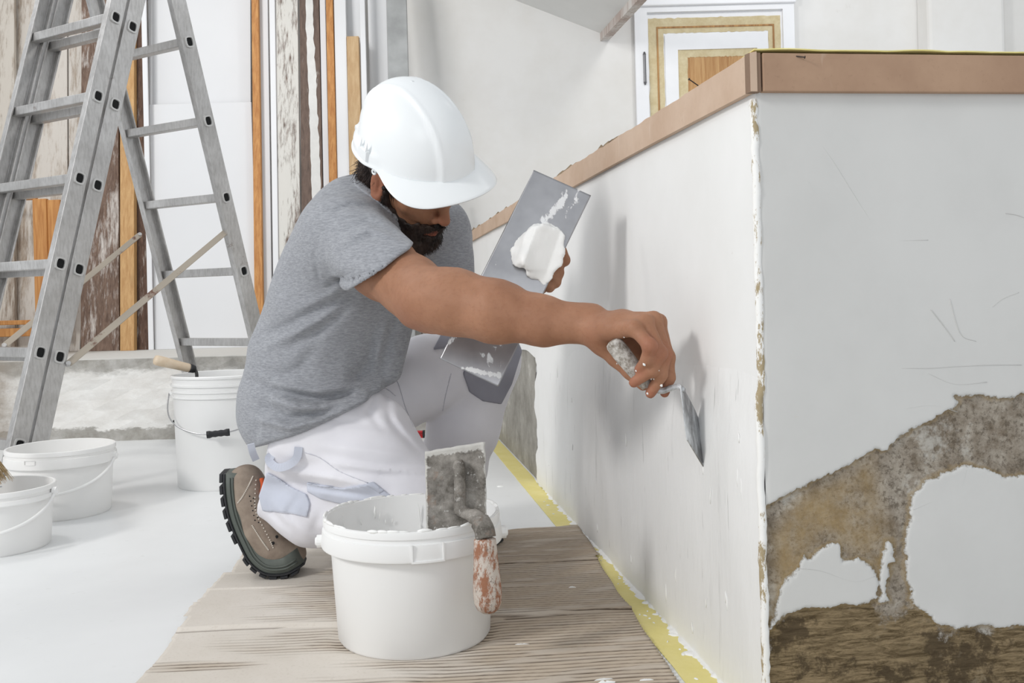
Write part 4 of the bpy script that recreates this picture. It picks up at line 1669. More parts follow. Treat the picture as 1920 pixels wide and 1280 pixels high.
def hand_r(p):
    W = HP(255, 185, 1.598)
    W2 = HP(265, 215, 1.578)
    mc = [HP(560, 212, 1.500), HP(640, 172, 1.512), HP(700, 150, 1.530), HP(730, 165, 1.553)]
    d = chain(p, [W2, HP(400, 215, 1.545), mc[0]], [.0195, .0165, .0115], .01)
    d = smin(d, chain(p, [W2, HP(450, 185, 1.548), mc[1]], [.020, .0165, .0125], .01), .012)
    d = smin(d, chain(p, [W, HP(480, 160, 1.560), mc[2]], [.020, .0165, .0125], .01), .012)
    d = smin(d, chain(p, [W, HP(500, 165, 1.575), mc[3]], [.020, .0165, .0120], .01), .012)
    # heel of the hand towards the thumb
    d = smin(d, chain(p, [HP(270, 235, 1.592), HP(345, 300, 1.585), HP(420, 375, 1.578)], [.022, .022, .015], .01), .016)
    d = smin(d, chain(p, [HP(330, 260, 1.585), HP(470, 265, 1.585), HP(610, 275, 1.575)], [.018, .019, .017], .01), .012)
    d = smin(d, chain(p, [HP(480, 330, 1.585), HP(600, 400, 1.575)], [.015, .014], .01), .010)
    fg = [([mc[0], HP(672, 330, 1.478), HP(655, 425, 1.490), HP(600, 500, 1.508)], [.0108, .0105, .0094, .0078]),
          ([mc[1], HP(742, 385, 1.492), HP(685, 505, 1.500), HP(562, 590, 1.514)], [.0115, .0108, .0098, .0080]),
          ([mc[2], HP(778, 385, 1.510), HP(752, 535, 1.508), HP(676, 668, 1.520)], [.0118, .0108, .0100, .0082]),
          ([mc[3], HP(795, 415, 1.535), HP(808, 560, 1.532), HP(775, 660, 1.536)], [.0118, .0105, .0097, .0080])]
    for pts, rs in fg:
        e = chain(p, pts, rs, .006)
        e = smin(e, rc(p, pts[1], pts[1] + (pts[2] - pts[1]) * .05, rs[1] * 1.04, rs[1]), .004)
        d = smin(d, e, .0028)
    th = chain(p, [HP(345, 310, 1.588), HP(430, 415, 1.578), HP(530, 515, 1.566), HP(625, 610, 1.556)], [.017, .0135, .0118, .009], .006)
    d = smin(d, th, .008)
    # tendons and knuckles
    for q in mc:
        d = smin(d, rc(p, q, q + (0, 0, .001), .0125, .0125), .006)
    return d


def arm_l(p):
    d = chain(p, [LS, LS * .5 + LE * .5, LE], [.064, .052, .043], .02)
    d = smin(d, chain(p, [LE, P(890, 580, 2.09), P(960, 550, 2.01), P(995, 537, 1.985)], [.043, .046, .031, .024], .02), .01)
    d = smin(d, chain(p, [P(985, 540, 1.985), P(1030, 515, 1.975)], [.026, .026], .01), .015)
    fg = [([P(1030, 498, 1.99), P(1058, 488, 1.975), P(1052, 462, 1.955)], [.0125, .0115, .009]),
          ([P(1030, 520, 1.985), P(1040, 528, 1.965), P(1028, 512, 1.945)], [.0120, .0115, .009]),
          ([P(1022, 508, 1.985), P(1046, 510, 1.975), P(1045, 484, 1.952)], [.0120, .0115, .009]),
          ([P(1018, 528, 1.98), P(1030, 538, 1.96), P(1015, 525, 1.945)], [.0105, .010, .008]),
          ([P(1000, 520, 1.975), P(1010, 490, 1.962), P(1020, 460, 1.955)], [.014, .012, .0095])]
    for pts, rs in fg:
        d = smin(d, chain(p, pts, rs, .006), .005)
    return d


def torso_core(p, g=0.0):
    """g: how much fuller the cloth is than the body"""
    d = ell(p, P(662, 490, 2.075), np.array([.118, .172, .165]) + g, TR)
    d = smin(d, ell(p, P(632, 600, 2.09), np.array([.128, .158, .16]) + g, TR), .06)
    d = smin(d, ell(p, P(590, 712, 2.105), np.array([.125, .155, .15]) + g, TR), .06)
    d = smin(d, rc(p, RS + TF * -.01, LS + TF * -.01, .068 + g, .068 + g), .07)
    d = smin(d, rc(p, P(680, 410, 2.05), P(690, 400, 2.09), .075 + g, .07 + g), .06)
    return d


def body_sdf(p):
    d = head_sdf(p)
    d = smin(d, chain(p, [hw((-.020, 0, -.05)), hw((-.03, 0, -.085)) * .6 + NB * .4, NB], [.058, .056, .064], .02), .02)
    d = smin(d, torso_core(p, -.022), .04)
    d = smin(d, arm_r(p), .02)
    d = smin(d, hand_r(p), .010)
    d = smin(d, arm_l(p), .02)
    return d + .0006 * fnoise(p, 120, 1)


# skin: real colour variation of the skin (lips, redder knuckles and ear)
msk = M('skin', .58, 0, .3)
n1 = msk.noise(14, 5, .6)
n2 = msk.noise(160, 3, .6)
c = msk.mix(msk.ramp(n1, .3, .7), S(148, 105, 80), S(168, 123, 96))
c = msk.mix(msk.ramp(n2, .5, .75, 0, .22), c, S(124, 79, 58))
c = msk.mix(msk.attr('red').outputs['Fac'], c, S(158, 84, 68))
msk.color(c)
msk.b.inputs['Subsurface Weight'].default_value = .12
msk.b.inputs['Subsurface Radius'].default_value = (.012, .004, .002)
msk.b.inputs['Subsurface Scale'].default_value = .5
msk.bump(n2, .12, .002)
msk.bump(msk.noise(60, 4, .6), .12, .003)

man = empty('person', tuple(P(640, 1010, 2.12)[:2]) + (0.0,), 'person in white helmet, grey T-shirt and white work trousers kneeling at the low wall', 'person')
v, q = sdf_mesh(body_sdf, (-.50, 1.45, .42), (.32, 2.36, .98), .0031)
body = link('body', v, q, msk.m, man, smooth=True)
hq = hl(v)
lip = np.exp(-((np.abs(hq[:, 1]) / .026) ** 4)) * np.exp(-(((hq[:, 2] + .060) / .0125) ** 4)) * (hq[:, 0] > .086)
earm = (np.abs(hq[:, 1]) > .070) * (np.abs(hq[:, 0] + .006) < .03) * (np.abs(hq[:, 2]) < .045) * .35
nose = np.exp(-(np.linalg.norm(hq - [.118, 0, -.022], axis=1) / .018) ** 2) * .35
kn = np.zeros(len(v))
for a in ((672, 330, 1.478), (742, 385, 1.492), (778, 385, 1.51), (600, 500, 1.508), (562, 590, 1.514), (676, 668, 1.52), (775, 660, 1.536), (300, 240, 1.57)):
    kn = np.maximum(kn, np.exp(-(np.linalg.norm(v - HP(*a), axis=1) / .016) ** 2) * .42)
kn = np.maximum(kn, np.exp(-(np.linalg.norm(v - P(790, 592, 1.70), axis=1) / .035) ** 2) * .25)
at = body.data.attributes.new('red', 'FLOAT', 'POINT')
at.data.foreach_set('value', np.clip(lip * .75 + earm + nose + kn, 0, 1).astype(np.float32))

# eyes
mey = plain('eye_white', S(232, 228, 222), .2, 0, .01)
mir = plain('dark_iris', S(52, 38, 30), .15, 0, .05)
for sy in (1, -1):
    mb = MB()
    e = hw((.0825, .033 * sy, .016))
    mb.lathe(e, [(.0118 * math.sin(t), -.0118 * math.cos(t)) for t in np.linspace(.001, math.pi - .001, 12)], 20, HR[:, 0])
    eo = mb.build('eye', mey, parent=man, smooth=True)
    mb = MB()
    mb.lathe(e, [(.0121 * math.sin(t), .0121 * math.cos(t)) for t in np.linspace(.45, .001, 5)], 16, HR[:, 0] * .95 - HR[:, 2] * .3)
    mb.build('iris', mir, parent=eo, smooth=True)

# ------------------------------------------------------------------ hair, beard, brows
mh = M('dark_hair', .55, 0, .35)
mh.color(mh.mix(mh.ramp(mh.noise(40, 3), .35, .65), S(30, 22, 19), S(56, 41, 34)))
MHAIR = mh.m


def beard_region(q):
    """head-local: negative where the beard grows"""
    y = np.abs(q[:, 1])
    x, z = q[:, 0], q[:, 2]
    # upper limit: sideburn by the ear down to the cheek, up to the moustache
    lim = np.interp(x, [.004, .016, .03, .05, .070, .085, .12], [.020, .012, -.030, -.048, -.050, -.038, -.036])
    top = z - lim
    back = (.010 - x) * .9 + np.clip(-z - .03, 0, 1) * .0
    low = -(z + .135)
    mouth = .0085 - np.hypot(y * .33, z + .0605)
    mouth = np.where(x > .07, mouth, -.02)
    under = (-.110 - z) + (.03 - x) * .3
    return np.maximum(np.maximum(np.maximum(top, back), np.maximum(low, under)), mouth)


def beard_sdf(p):
    q = hl(p)
    r = beard_region(q) + .004 * fnoise(q, 260, 0)
    th = .0045 + .005 * np.clip((-.072 - q[:, 2]) / .03, 0, 1) * (q[:, 0] > .03) + .0022 * fnoise(q, 330, 1) + .002 * (q[:, 0] > .08)
    d = head_sdf(p) - th
    return smax(d, r, .008)


lo = hw((.04, 0, -.06)) - .13
hi = hw((.04, 0, -.06)) + .13
v, q = sdf_mesh(beard_sdf, lo, hi, .0023)
beard = link('beard', v, q, MHAIR, man, smooth=True)


def normals_of(v, q):
    n = np.zeros_like(v)
    fn = np.cross(v[q[:, 1]] - v[q[:, 0]], v[q[:, 2]] - v[q[:, 0]])
    for k in range(q.shape[1]):
        np.add.at(n, q[:, k], fn)
    return n / (np.linalg.norm(n, axis=1)[:, None] + 1e-12)


def strands(name, v, n, count, length, lean, curl, parent, rad=.00035, sel=None, seed=3):
    rr = np.random.RandomState(seed)
    ids = np.arange(len(v)) if sel is None else np.where(sel)[0]
    ids = rr.choice(ids, count)
    mb = MB()
    for i in ids:
        a = v[i] - n[i] * .001
        L = length * rr.uniform(.5, 1.2)
        d = unit(n[i] * .55 + lean + rr.normal(size=3) * .22)
        d2 = unit(d + lean * .6 + rr.normal(size=3) * curl)
        d3 = unit(d2 + rr.normal(size=3) * curl)
        b = a + d * L * .35
        c_ = b + d2 * L * .35
        e = c_ + d3 * L * .3
        mb.tube([a, b, c_, e], [rad, rad, rad * .8, rad * .2], 3, caps=False)
    o = mb.build(name, MHAIR, parent=parent, smooth=True)
    return o


bn = normals_of(v, q)
ql = hl(v)
outer = head_sdf(v) > .002
dn_ = HR @ np.array([.25, 0, -1.])
strands('beard_hairs', v, bn, 4200, .010, dn_ * .7, .25, beard, .0003, outer)['kind'] = 'stuff'


KR = frame(math.radians(32), math.radians(27), math.radians(23))
KS = .965
KC = P(704, 339, 1.915) + KR[:, 1] * .113 + KR[:, 2] * .016 + np.array([0, -.035, 0])



def hair_sdf(p):
    q = hl(p)
    d = ell(q, (-.012, 0, .045), (.106, .084, .092))
    d = smin(d, ell(q, (-.062, 0, -.035), (.052, .064, .052)), .03) * HS
    d = d - .003 * fnoise(q * [1, 1, .5], 190, 2)
    y = np.abs(q[:, 1])
    front = q[:, 0] - .052 - (q[:, 2] - .05) * .2
    side = np.where(q[:, 2] < .035, q[:, 0] + .030 - np.clip(q[:, 2], -.02, .04) * .5, -1)
    d = smax(d, front, .01)
    d = smax(d, side, .008)
    d = smax(d, -(q[:, 2] + .082), .01)
    k = (p - KC) @ KR
    hatd = ell(np.stack([k[:, 0], k[:, 1], np.maximum(k[:, 2], 0)], 1), (0, 0, 0), (.112, .096, .125))
    d = np.where(k[:, 2] > -.02, smax(d, hatd, .004), d)
    return d


v, q = sdf_mesh(hair_sdf, HC - .17, HC + .17, .003)
hair = link('hair', v, q, MHAIR, man, smooth=True)
hn = normals_of(v, q)
ql = hl(v)
kk = (v - KC) @ KR
sel = (kk[:, 2] < -.022) & (ql[:, 0] < .03)
o = strands('hair_strands', v, hn, 1700, .028, HR @ np.array([-.1, 0, -1.1]), .45, hair, .0005, sel, 5)
o['kind'] = 'stuff'
# sideburn strands before the ear
mb = MB()
for sy in (1, -1):
    for k in range(150):
        a = hw((.024 + rng.uniform(-.010, .012), .0725 * sy, .03 + rng.uniform(-.02, .02)))
        b = a + HR @ (np.array([.2 + rng.uniform(-.3, .3), .12 * sy, -1]) * rng.uniform(.008, .022))
        mb.tube([a, (a + b) / 2 + HR @ np.array([0, .001 * sy, 0]), b], [.0005, .0005, .0002], 3, caps=False)
mb.build('sideburns', MHAIR, parent=hair)['kind'] = 'stuff'
# brows
mb = MB()
for sy in (1, -1):
    for k in range(170):
        t = rng.random()
        a = hw((.104 - .022 * t ** 2, (.014 + .042 * t) * sy, .036 + .006 * math.sin(t * 2.4) + rng.uniform(-.003, .003)))
        b = a + HR @ (np.array([.002, (.006 + .003 * t) * sy, .004 * (1 - t * 1.4)]))
        mb.tube([a, b], [.0005, .0002], 3, caps=False)
mb.build('eyebrows', MHAIR, parent=man)['kind'] = 'stuff'

def folds(p, ins, outs, yc):
    px, py = PROJ(p)
    w = 1 / (1 + np.exp((p[:, 1] - yc) / .025))
    s = 0
    for pls, sg in ((ins, 1), (outs, -1)):
        for pl, wd, am in pls:
            a, b = np.array(pl[0], float), np.array(pl[-1], float)
            L = np.linalg.norm(b - a)
            t = np.clip(((px - a[0]) * (b[0] - a[0]) + (py - a[1]) * (b[1] - a[1])) / L ** 2, 0, 1)
            s = s + sg * am * np.exp(-(seg_dist2(px, py, pl) / wd) ** 2) * np.sin(math.pi * (.04 + .92 * t)) ** .6
    return s * w


# ------------------------------------------------------------------ trousers
PF_IN = [([(560, 770), (640, 790), (720, 800), (800, 830)], 9, .004), ([(600, 850), (700, 870), (800, 875)], 7, .004), ([(620, 880), (720, 890), (800, 892)], 7, .005),
         ([(715, 720), (735, 790), (790, 850)], 8, .006), ([(540, 900), (600, 915), (700, 930)], 6, .007), ([(560, 930), (540, 960), (560, 1000)], 8, .005),
         ([(700, 735), (690, 770), (720, 810)], 7, .004), ([(760, 690), (800, 720), (830, 735)], 8, .004), ([(770, 720), (800, 700), (840, 650)], 7, .004),
         ([(500, 930), (510, 960), (540, 990)], 6, .005), ([(490, 850), (560, 870), (620, 868)], 8, .003), ([(600, 960), (590, 990), (610, 1010)], 8, .004)]
PF_OUT = [([(600, 835), (700, 845), (790, 860)], 8, .004), ([(610, 865), (700, 880), (790, 884)], 6, .0035), ([(725, 760), (760, 810), (800, 850)], 8, .005),
          ([(540, 885), (620, 895), (720, 915)], 7, .006), ([(520, 940), (540, 975), (580, 1005)], 9, .005)]


def trousers_sdf(p, cut=True):
    d = ell(p, P(585, 805, 2.14), (.125, .165, .125))
    d = smin(d, rc(p, P(600, 765, 2.06), P(600, 765, 2.22), .11, .11), .05)
    d = smin(d, rc(p, P(545, 835, 2.07), P(545, 835, 2.2), .085, .085), .05)
    th = chain(p, [P(592, 792, 2.06), P(690, 862, 2.03), P(770, 940, 2.0), P(848, 1003, 1.985)], [.126, .110, .089, .085], .03)
    th = smin(th, rc(p, P(645, 800, 2.04), P(698, 806, 2.04), .078, .076), .02)
    d = smin(d, th, .05)
    cf = chain(p, [P(850, 1003, 1.985), P(730, 968, 2.02), P(590, 948, 2.055), P(520, 922, 2.08)], [.086, .088, .076, .058], .03)
    d = smin(d, cf, .022)
    tl = chain(p, [P(650, 775, 2.25), P(800, 706, 2.30), P(912, 678, 2.32)], [.105, .088, .080], .03)
    d = smin(d, tl, .010)
    sl = chain(p, [P(908, 682, 2.32), P(870, 795, 2.34), P(846, 880, 2.36), P(832, 948, 2.37)], [.082, .082, .080, .070], .03)
    d = smin(d, sl, .009)
    d = d + folds(p, PF_IN, PF_OUT, 2.12)
    d = d + .003 * fnoise(p, 18, 1) + .0012 * fnoise(p, 48, 2)
    d = smax(d, .0078 - p[:, 2], .004)
    # no cloth hidden high up inside the shirt
    hcut = unit(np.cross(P(720, 728, 2.1) - P(478, 838, 2.1), np.array([0.12, 1.0, 0])))
    hcut = hcut if hcut[2] > 0 else -hcut
    hc_ = (p - P(478, 838, 2.1)) @ hcut + .012 * np.sin(np.clip((PROJ(p)[0] - 478) / 242, 0, 1) * math.pi)
    hc_ = np.where(PROJ(p)[0] < 700, hc_, hc_ - (PROJ(p)[0] - 700) * .006)
    hc_ = hc_ - np.clip((PROJ(p)[0] - 630) * .0005, 0, .03)
    if cut:
        d = smax(d, hc_, .004)
    # open leg end
    d = smax(d, (p - P(503, 925, 2.08)) @ unit(P(470, 905, 2.09) - P(530, 930, 2.08)), .006)
    d = smax(d, (.085 - p[:, 2]) * ((p[:, 1] > 2.24) & (p[:, 0] > -.3)) - 1 * ~((p[:, 1] > 2.24) & (p[:, 0] > -.3)), .004)
    return d


mtr = M('white_work_cotton', .85, 0, .2)
mtr.color(mtr.mix(mtr.ramp(mtr.noise(6, 4), .35, .65), S(224, 223, 229), S(234, 233, 238)))
w_ = mtr.noise(500, 2, .5)
mtr.bump(w_, .1, .001)
mtr.b.inputs['Sheen Weight'].default_value = .2
mtg = M('blue_grey_work_cotton', .85, 0, .2)
mtg.color(mtg.mix(mtg.ramp(mtg.noise(8, 4), .35, .65), S(192, 196, 208), S(204, 208, 220)))
mtg.bump(mtg.noise(500, 2, .5), .1, .001)
mtk = M('grey_knee_panel', .85, 0, .2)
mtk.color(mtk.mix(mtk.ramp(mtk.noise(8, 4), .35, .65), S(142, 142, 152), S(156, 156, 166)))
mtk.bump(mtk.noise(500, 2, .5), .1, .001)
v, q = sdf_mesh(trousers_sdf, (-.66, 1.86, .0), (.10, 2.47, .56), .0048)
trs = link('work_trousers', v, q, mtr.m, man, smooth=True)


# ------------------------------------------------------------------ T-shirt
FOLD_IN = [([(525, 733), (560, 742), (600, 750), (640, 744), (672, 736)], 11, .017), ([(500, 762), (540, 785), (580, 780), (610, 768), (645, 752)], 9, .012),
           ([(462, 712), (490, 722), (530, 733)], 10, .007), ([(540, 806), (600, 792), (650, 772)], 8, .005), ([(655, 552), (590, 588), (495, 636)], 13, .012),
           ([(660, 566), (600, 618), (535, 655)], 11, .009), ([(470, 690), (520, 700), (590, 690)], 10, .004),
           ([(640, 472), (690, 442), (740, 455)], 6, .004), ([(630, 440), (690, 415), (745, 440)], 6, .004), ([(612, 500), (650, 528), (682, 515)], 7, .006),
           ([(620, 400), (655, 385), (700, 388)], 6, .005), ([(745, 590), (728, 640), (715, 700)], 9, .007), ([(700, 620), (690, 680), (650, 725)], 12, .007),
           ([(668, 505), (640, 520), (610, 540)], 6, .005), ([(600, 430), (590, 480), (600, 535)], 4, .003), ([(600, 640), (560, 690), (520, 715)], 12, .005)]
FOLD_OUT = [([(515, 750), (560, 764), (600, 766), (680, 738)], 8, .018), ([(480, 786), (545, 802), (600, 788), (690, 748)], 7, .014), ([(645, 572), (570, 612), (480, 655)], 12, .010),
            ([(640, 456), (690, 428), (742, 447)], 6, .004), ([(650, 540), (600, 562), (560, 578)], 8, .005), ([(510, 720), (590, 733), (670, 726)], 8, .013), ([(725, 600), (712, 650), (700, 690)], 8, .005)]


def px_(p):
    return PROJ(p)[0]


def shirt_sdf(p):
    d = torso_core(p, .004)
    d = smin(d, ell(p, P(566, 790, 2.11), (.118, .150, .09), TR), .06)
    d = smin(d, chain(p, [P(585, 540, 2.07), P(540, 680, 2.09), P(532, 762, 2.1)], [.068, .068, .070], .02), .05)
    # belly cloth hanging forward
    d = smin(d, chain(p, [P(728, 560, 2.06), P(722, 690, 2.06)], [.055, .035], .02), .05)
    # sleeves
    sl = rc(p, RS, HEMP + ARMD * .06, .076, .070)
    sl = smin(sl, rc(p, HEMP - ARMD * .05 + np.array([-.004, 0, -.008]), HEMP + ARMD * .03 + np.array([-.008, 0, -.018]), .066, .064), .02)
    px, py = PROJ(p)
    sl = smax(sl, (p - HEMP) @ HEMN, .004)
    d = smin(d, sl, .022)
    ld = unit(LE - LS)
    s2 = rc(p, LS, LS + ld * .17, .074, .068)
    s2 = smax(s2, (p - LS - ld * .15) @ ld, .004)
    d = smin(d, s2, .03)
    t_ = trousers_sdf(p, False) - .013 + np.clip((px_(p) - 715) / 400.0, 0, 9)
    t_ = np.maximum(t_, p[:, 1] - 2.30)
    d = smin(d, t_, .03)
    # hem: slanting cut from the back (left) to the lap (right)
    hn_ = unit(np.cross(P(720, 728, 2.1) - P(478, 838, 2.1), np.array([0.12, 1.0, 0])))
    hn_ = hn_ if hn_[2] < 0 else -hn_
    hd = (p - P(478, 838, 2.1)) @ hn_
    hd = hd - .016 * np.sin(np.clip((px - 478) / 242, 0, 1) * math.pi)
    d = smax(d, hd, .006)
    # neck opening
    nk = rc(p, NB - TU * .04, hw((-.02, 0, -.02)), .064, .066)
    d = smax(d, -nk, .006)
    nk2 = (p - P(742, 432, 2.05)) @ unit(np.array([.55, -.2, .8])) 
    d = d + folds(p, FOLD_IN, FOLD_OUT, 2.12)
    d = d + .0022 * fnoise(p * [1, 1, 1.5], 22, 0) + .0010 * fnoise(p, 55, 1)
    # hollow sleeve
    d = smax(d, -rc(p, HEMP - ARMD * .01 + np.array([-.004, 0, -.008]), HEMP + ARMD * .12 + np.array([-.008, 0, -.016]), .0625, .0645), .003)
    return d


mts = M('heather_grey_cotton', .9, 0, .15)
h1 = mts.noise(300, 3, .7, (.28, .28, 1.4))
h2 = mts.noise(420, 2, .6, (.4, .4, 1.2))
c = mts.mix(mts.ramp(h1, .34, .66), S(136, 138, 143), S(163, 165, 170))
c = mts.mix(mts.ramp(h2, .5, .72, 0, .35), c, S(116, 117, 121))
mts.color(c)
mts.bump(h2, .15, .001)
mts.b.inputs['Sheen Weight'].default_value = .15
v, q = sdf_mesh(shirt_sdf, (-.64, 1.66, .16), (-.02, 2.38, .88), .0040)
shirt = link('t_shirt', v, q, mts.m, man, smooth=True)


def collar_sdf(p):
    nk = rc(p, NB - TU * .04, hw((-.02, 0, -.02)), .064, .066)
    s = shirt_sdf(p)
    d = np.maximum(np.abs(s - .0005) - .0022, np.abs(nk - .010) - .010)
    return d


v, q = sdf_mesh(collar_sdf, NB - .16, NB + .14, .003)
if len(v):
    link('collar', v, q, mts.m, shirt, smooth=True)


def hem_stitch(pts, rad, mat, parent, name='seam'):
    mb = MB()
    mb.tube(bez(pts, 30), rad, 5)
    return mb.build(name, mat, parent=parent, smooth=True)



def patch(name, poly, mat, ylo, yhi, thick=.0042, h=.0030, parent=None, grow=0):
    """a cloth panel sewn on the trousers: the cloth within a photo outline and a depth range"""
    P0 = np.array([P(x, y, yy) for x, y in poly for yy in (ylo, yhi)])
    lo, hi = P0.min(0) - .02, P0.max(0) + .02

    def f(p):
        px, py = PROJ(p)
        s = trousers_sdf(p)
        reg = poly_sd(px, py, poly) / 900.0
        reg = np.maximum(reg, np.maximum(ylo - p[:, 1], p[:, 1] - yhi))
        return smax(np.maximum(s - thick, -(s + .003)), reg, .002)
    v, q = sdf_mesh(f, lo, hi, h)
    return link(name, v, q, mat, parent or trs, smooth=True)


patch('knee_panel', [(868, 700), (880, 735), (905, 752), (940, 758), (960, 720), (985, 640), (970, 600), (920, 600), (890, 640)], mtk.m, 2.18, 2.42)
patch('thigh_panel', [(812, 655), (830, 620), (870, 605), (900, 625), (880, 648), (850, 652)], mtk.m, 2.15, 2.40)
patch('side_panel', [(500, 885), (520, 895), (545, 912), (575, 926), (582, 945), (576, 970), (540, 962), (492, 958), (485, 930)], mtg.m, 1.92, 2.14)
pk = patch('tool_pocket', [(575, 904), (640, 915), (700, 905), (735, 930), (700, 938), (640, 945), (600, 935), (576, 922)], mtg.m, 1.85, 2.10, .0055)
patch('pocket_flap', [(684, 908), (700, 902), (722, 920), (712, 926)], mtg.m, 1.85, 2.10, .007, parent=pk)


def surf_pt(px, py, y0=1.8, y1=2.4, f=None, out=.002):
    """first point along the sight line on the trousers"""
    ys = np.linspace(y0, y1, 400)
    pts = np.stack([P(px, py, y) for y in ys])
    d = (f or trousers_sdf)(pts)
    k = np.argmax(d < 0) if (d < 0).any() else np.argmin(d)
    n = unit(-pts[k] + np.array([0, 0, H0]))
    return pts[k] + n * out


def strap(name, pts2, width, mat, parent, lift=None, thick=.0012, f=None):
    """flat cloth band; pts2 photo points on the cloth, lift: how far it stands off"""
    lift = lift or [.004] * len(pts2)
    pts = [surf_pt(x, y, out=l, f=f) for (x, y), l in zip(pts2, lift)]
    pts = bez(pts, 24)
    mb = MB()
    v, f_ = [], []
    for i, p in enumerate(pts):
        t = unit(pts[min(i + 1, len(pts) - 1)] - pts[max(i - 1, 0)])
        vw = unit(np.array([0, 0, H0]) - p)
        w = unit(np.cross(t, vw)) * width / 2
        nn = np.cross(w, t)
        nn = unit(nn) * thick
        v += [p - w - nn, p + w - nn, p + w + nn, p - w + nn]
    for i in range(len(pts) - 1):
        for j in range(4):
            a = i * 4
            f_.append((a + j, a + (j + 1) % 4, a + 4 + (j + 1) % 4, a + 4 + j))
    n = (len(pts) - 1) * 4
    f_ += [(3, 2, 1, 0), (n, n + 1, n + 2, n + 3)]
    mb.add(v, f_)
    return mb.build(name, mat, parent=parent, smooth=False)


strap('hammer_loop', [(560, 838), (556, 858), (540, 872), (520, 876), (506, 866), (505, 856), (514, 860)], .016, mtg.m, trs, [.004, .012, .020, .022, .014, .006, .003])
strap('belt_loop', [(470, 832), (474, 848), (480, 862)], .014, mtg.m, trs, [.005, .010, .006])
mst = plain('seam_thread', S(206, 206, 214), .9, 0, .03)
for pl in ([(572, 848), (600, 858), (640, 885), (690, 905)], [(735, 690), (748, 722), (760, 762), (775, 800)], [(830, 770), (836, 740), (846, 700)], [(700, 735), (722, 728), (742, 742)]):
    mb = MB()
    mb.tube([surf_pt(x, y, out=.0008) for x, y in bez([np.array(a, float) for a in pl], 40)], .0011, 5)
    mb.build('seam', mst, parent=trs, smooth=True)
mb = MB()
for base_ in (0, 5):
    pl = [(492, 950 + base_), (520, 955 + base_), (550, 958 + base_), (576, 964 + base_)]
    mb.tube([surf_pt(x, y, out=.004) for x, y in bez([np.array(a, float) for a in pl], 30)], .0008, 5)
mb.build('seam', mst, parent=trs, smooth=True)

# ------------------------------------------------------------------ shoes
msu = M('grey_brown_suede', .85, 0, .2)
msu.color(msu.mix(msu.ramp(msu.noise(22, 5, .65), .35, .65), S(136, 122, 110), S(160, 146, 132)))
msu.bump(msu.noise(140, 4, .6), .25, .002)
msl = plain('grey_green_midsole', S(92, 98, 92), .6, 0, .06, 14)
mol = plain('black_rubber_sole', S(42, 43, 46), .7, 0, .12, 20, .3)
mred = plain('orange_shoe_lining', S(196, 84, 40), .8, 0, .05)
mstw = plain('pale_stitching', S(206, 198, 186), .9, 0, .05)


def strip_sweep(mb, pts, nrm, side, thick, half):
    """solid band: pts along its outer face, nrm pointing inwards, widths half[] either way along side"""
    v, f = [], []
    for p, n_, w, t in zip(pts, nrm, half, thick):
        a, b = side * w, n_ * t
        k = .25
        v += [p - a + b * k, p - a * .9, p + a * .9, p + a + b * k, p + a + b * .8, p + a * .93 + b, p - a * .93 + b, p - a + b * .8]
    m_ = 8
    for i in range(len(pts) - 1):
        for j in range(m_):
            f.append((i * m_ + j, i * m_ + (j + 1) % m_, (i + 1) * m_ + (j + 1) % m_, (i + 1) * m_ + j))
    f += [tuple(range(m_))[::-1], tuple(range((len(pts) - 1) * m_, len(pts) * m_))]
    mb.add(v, f)


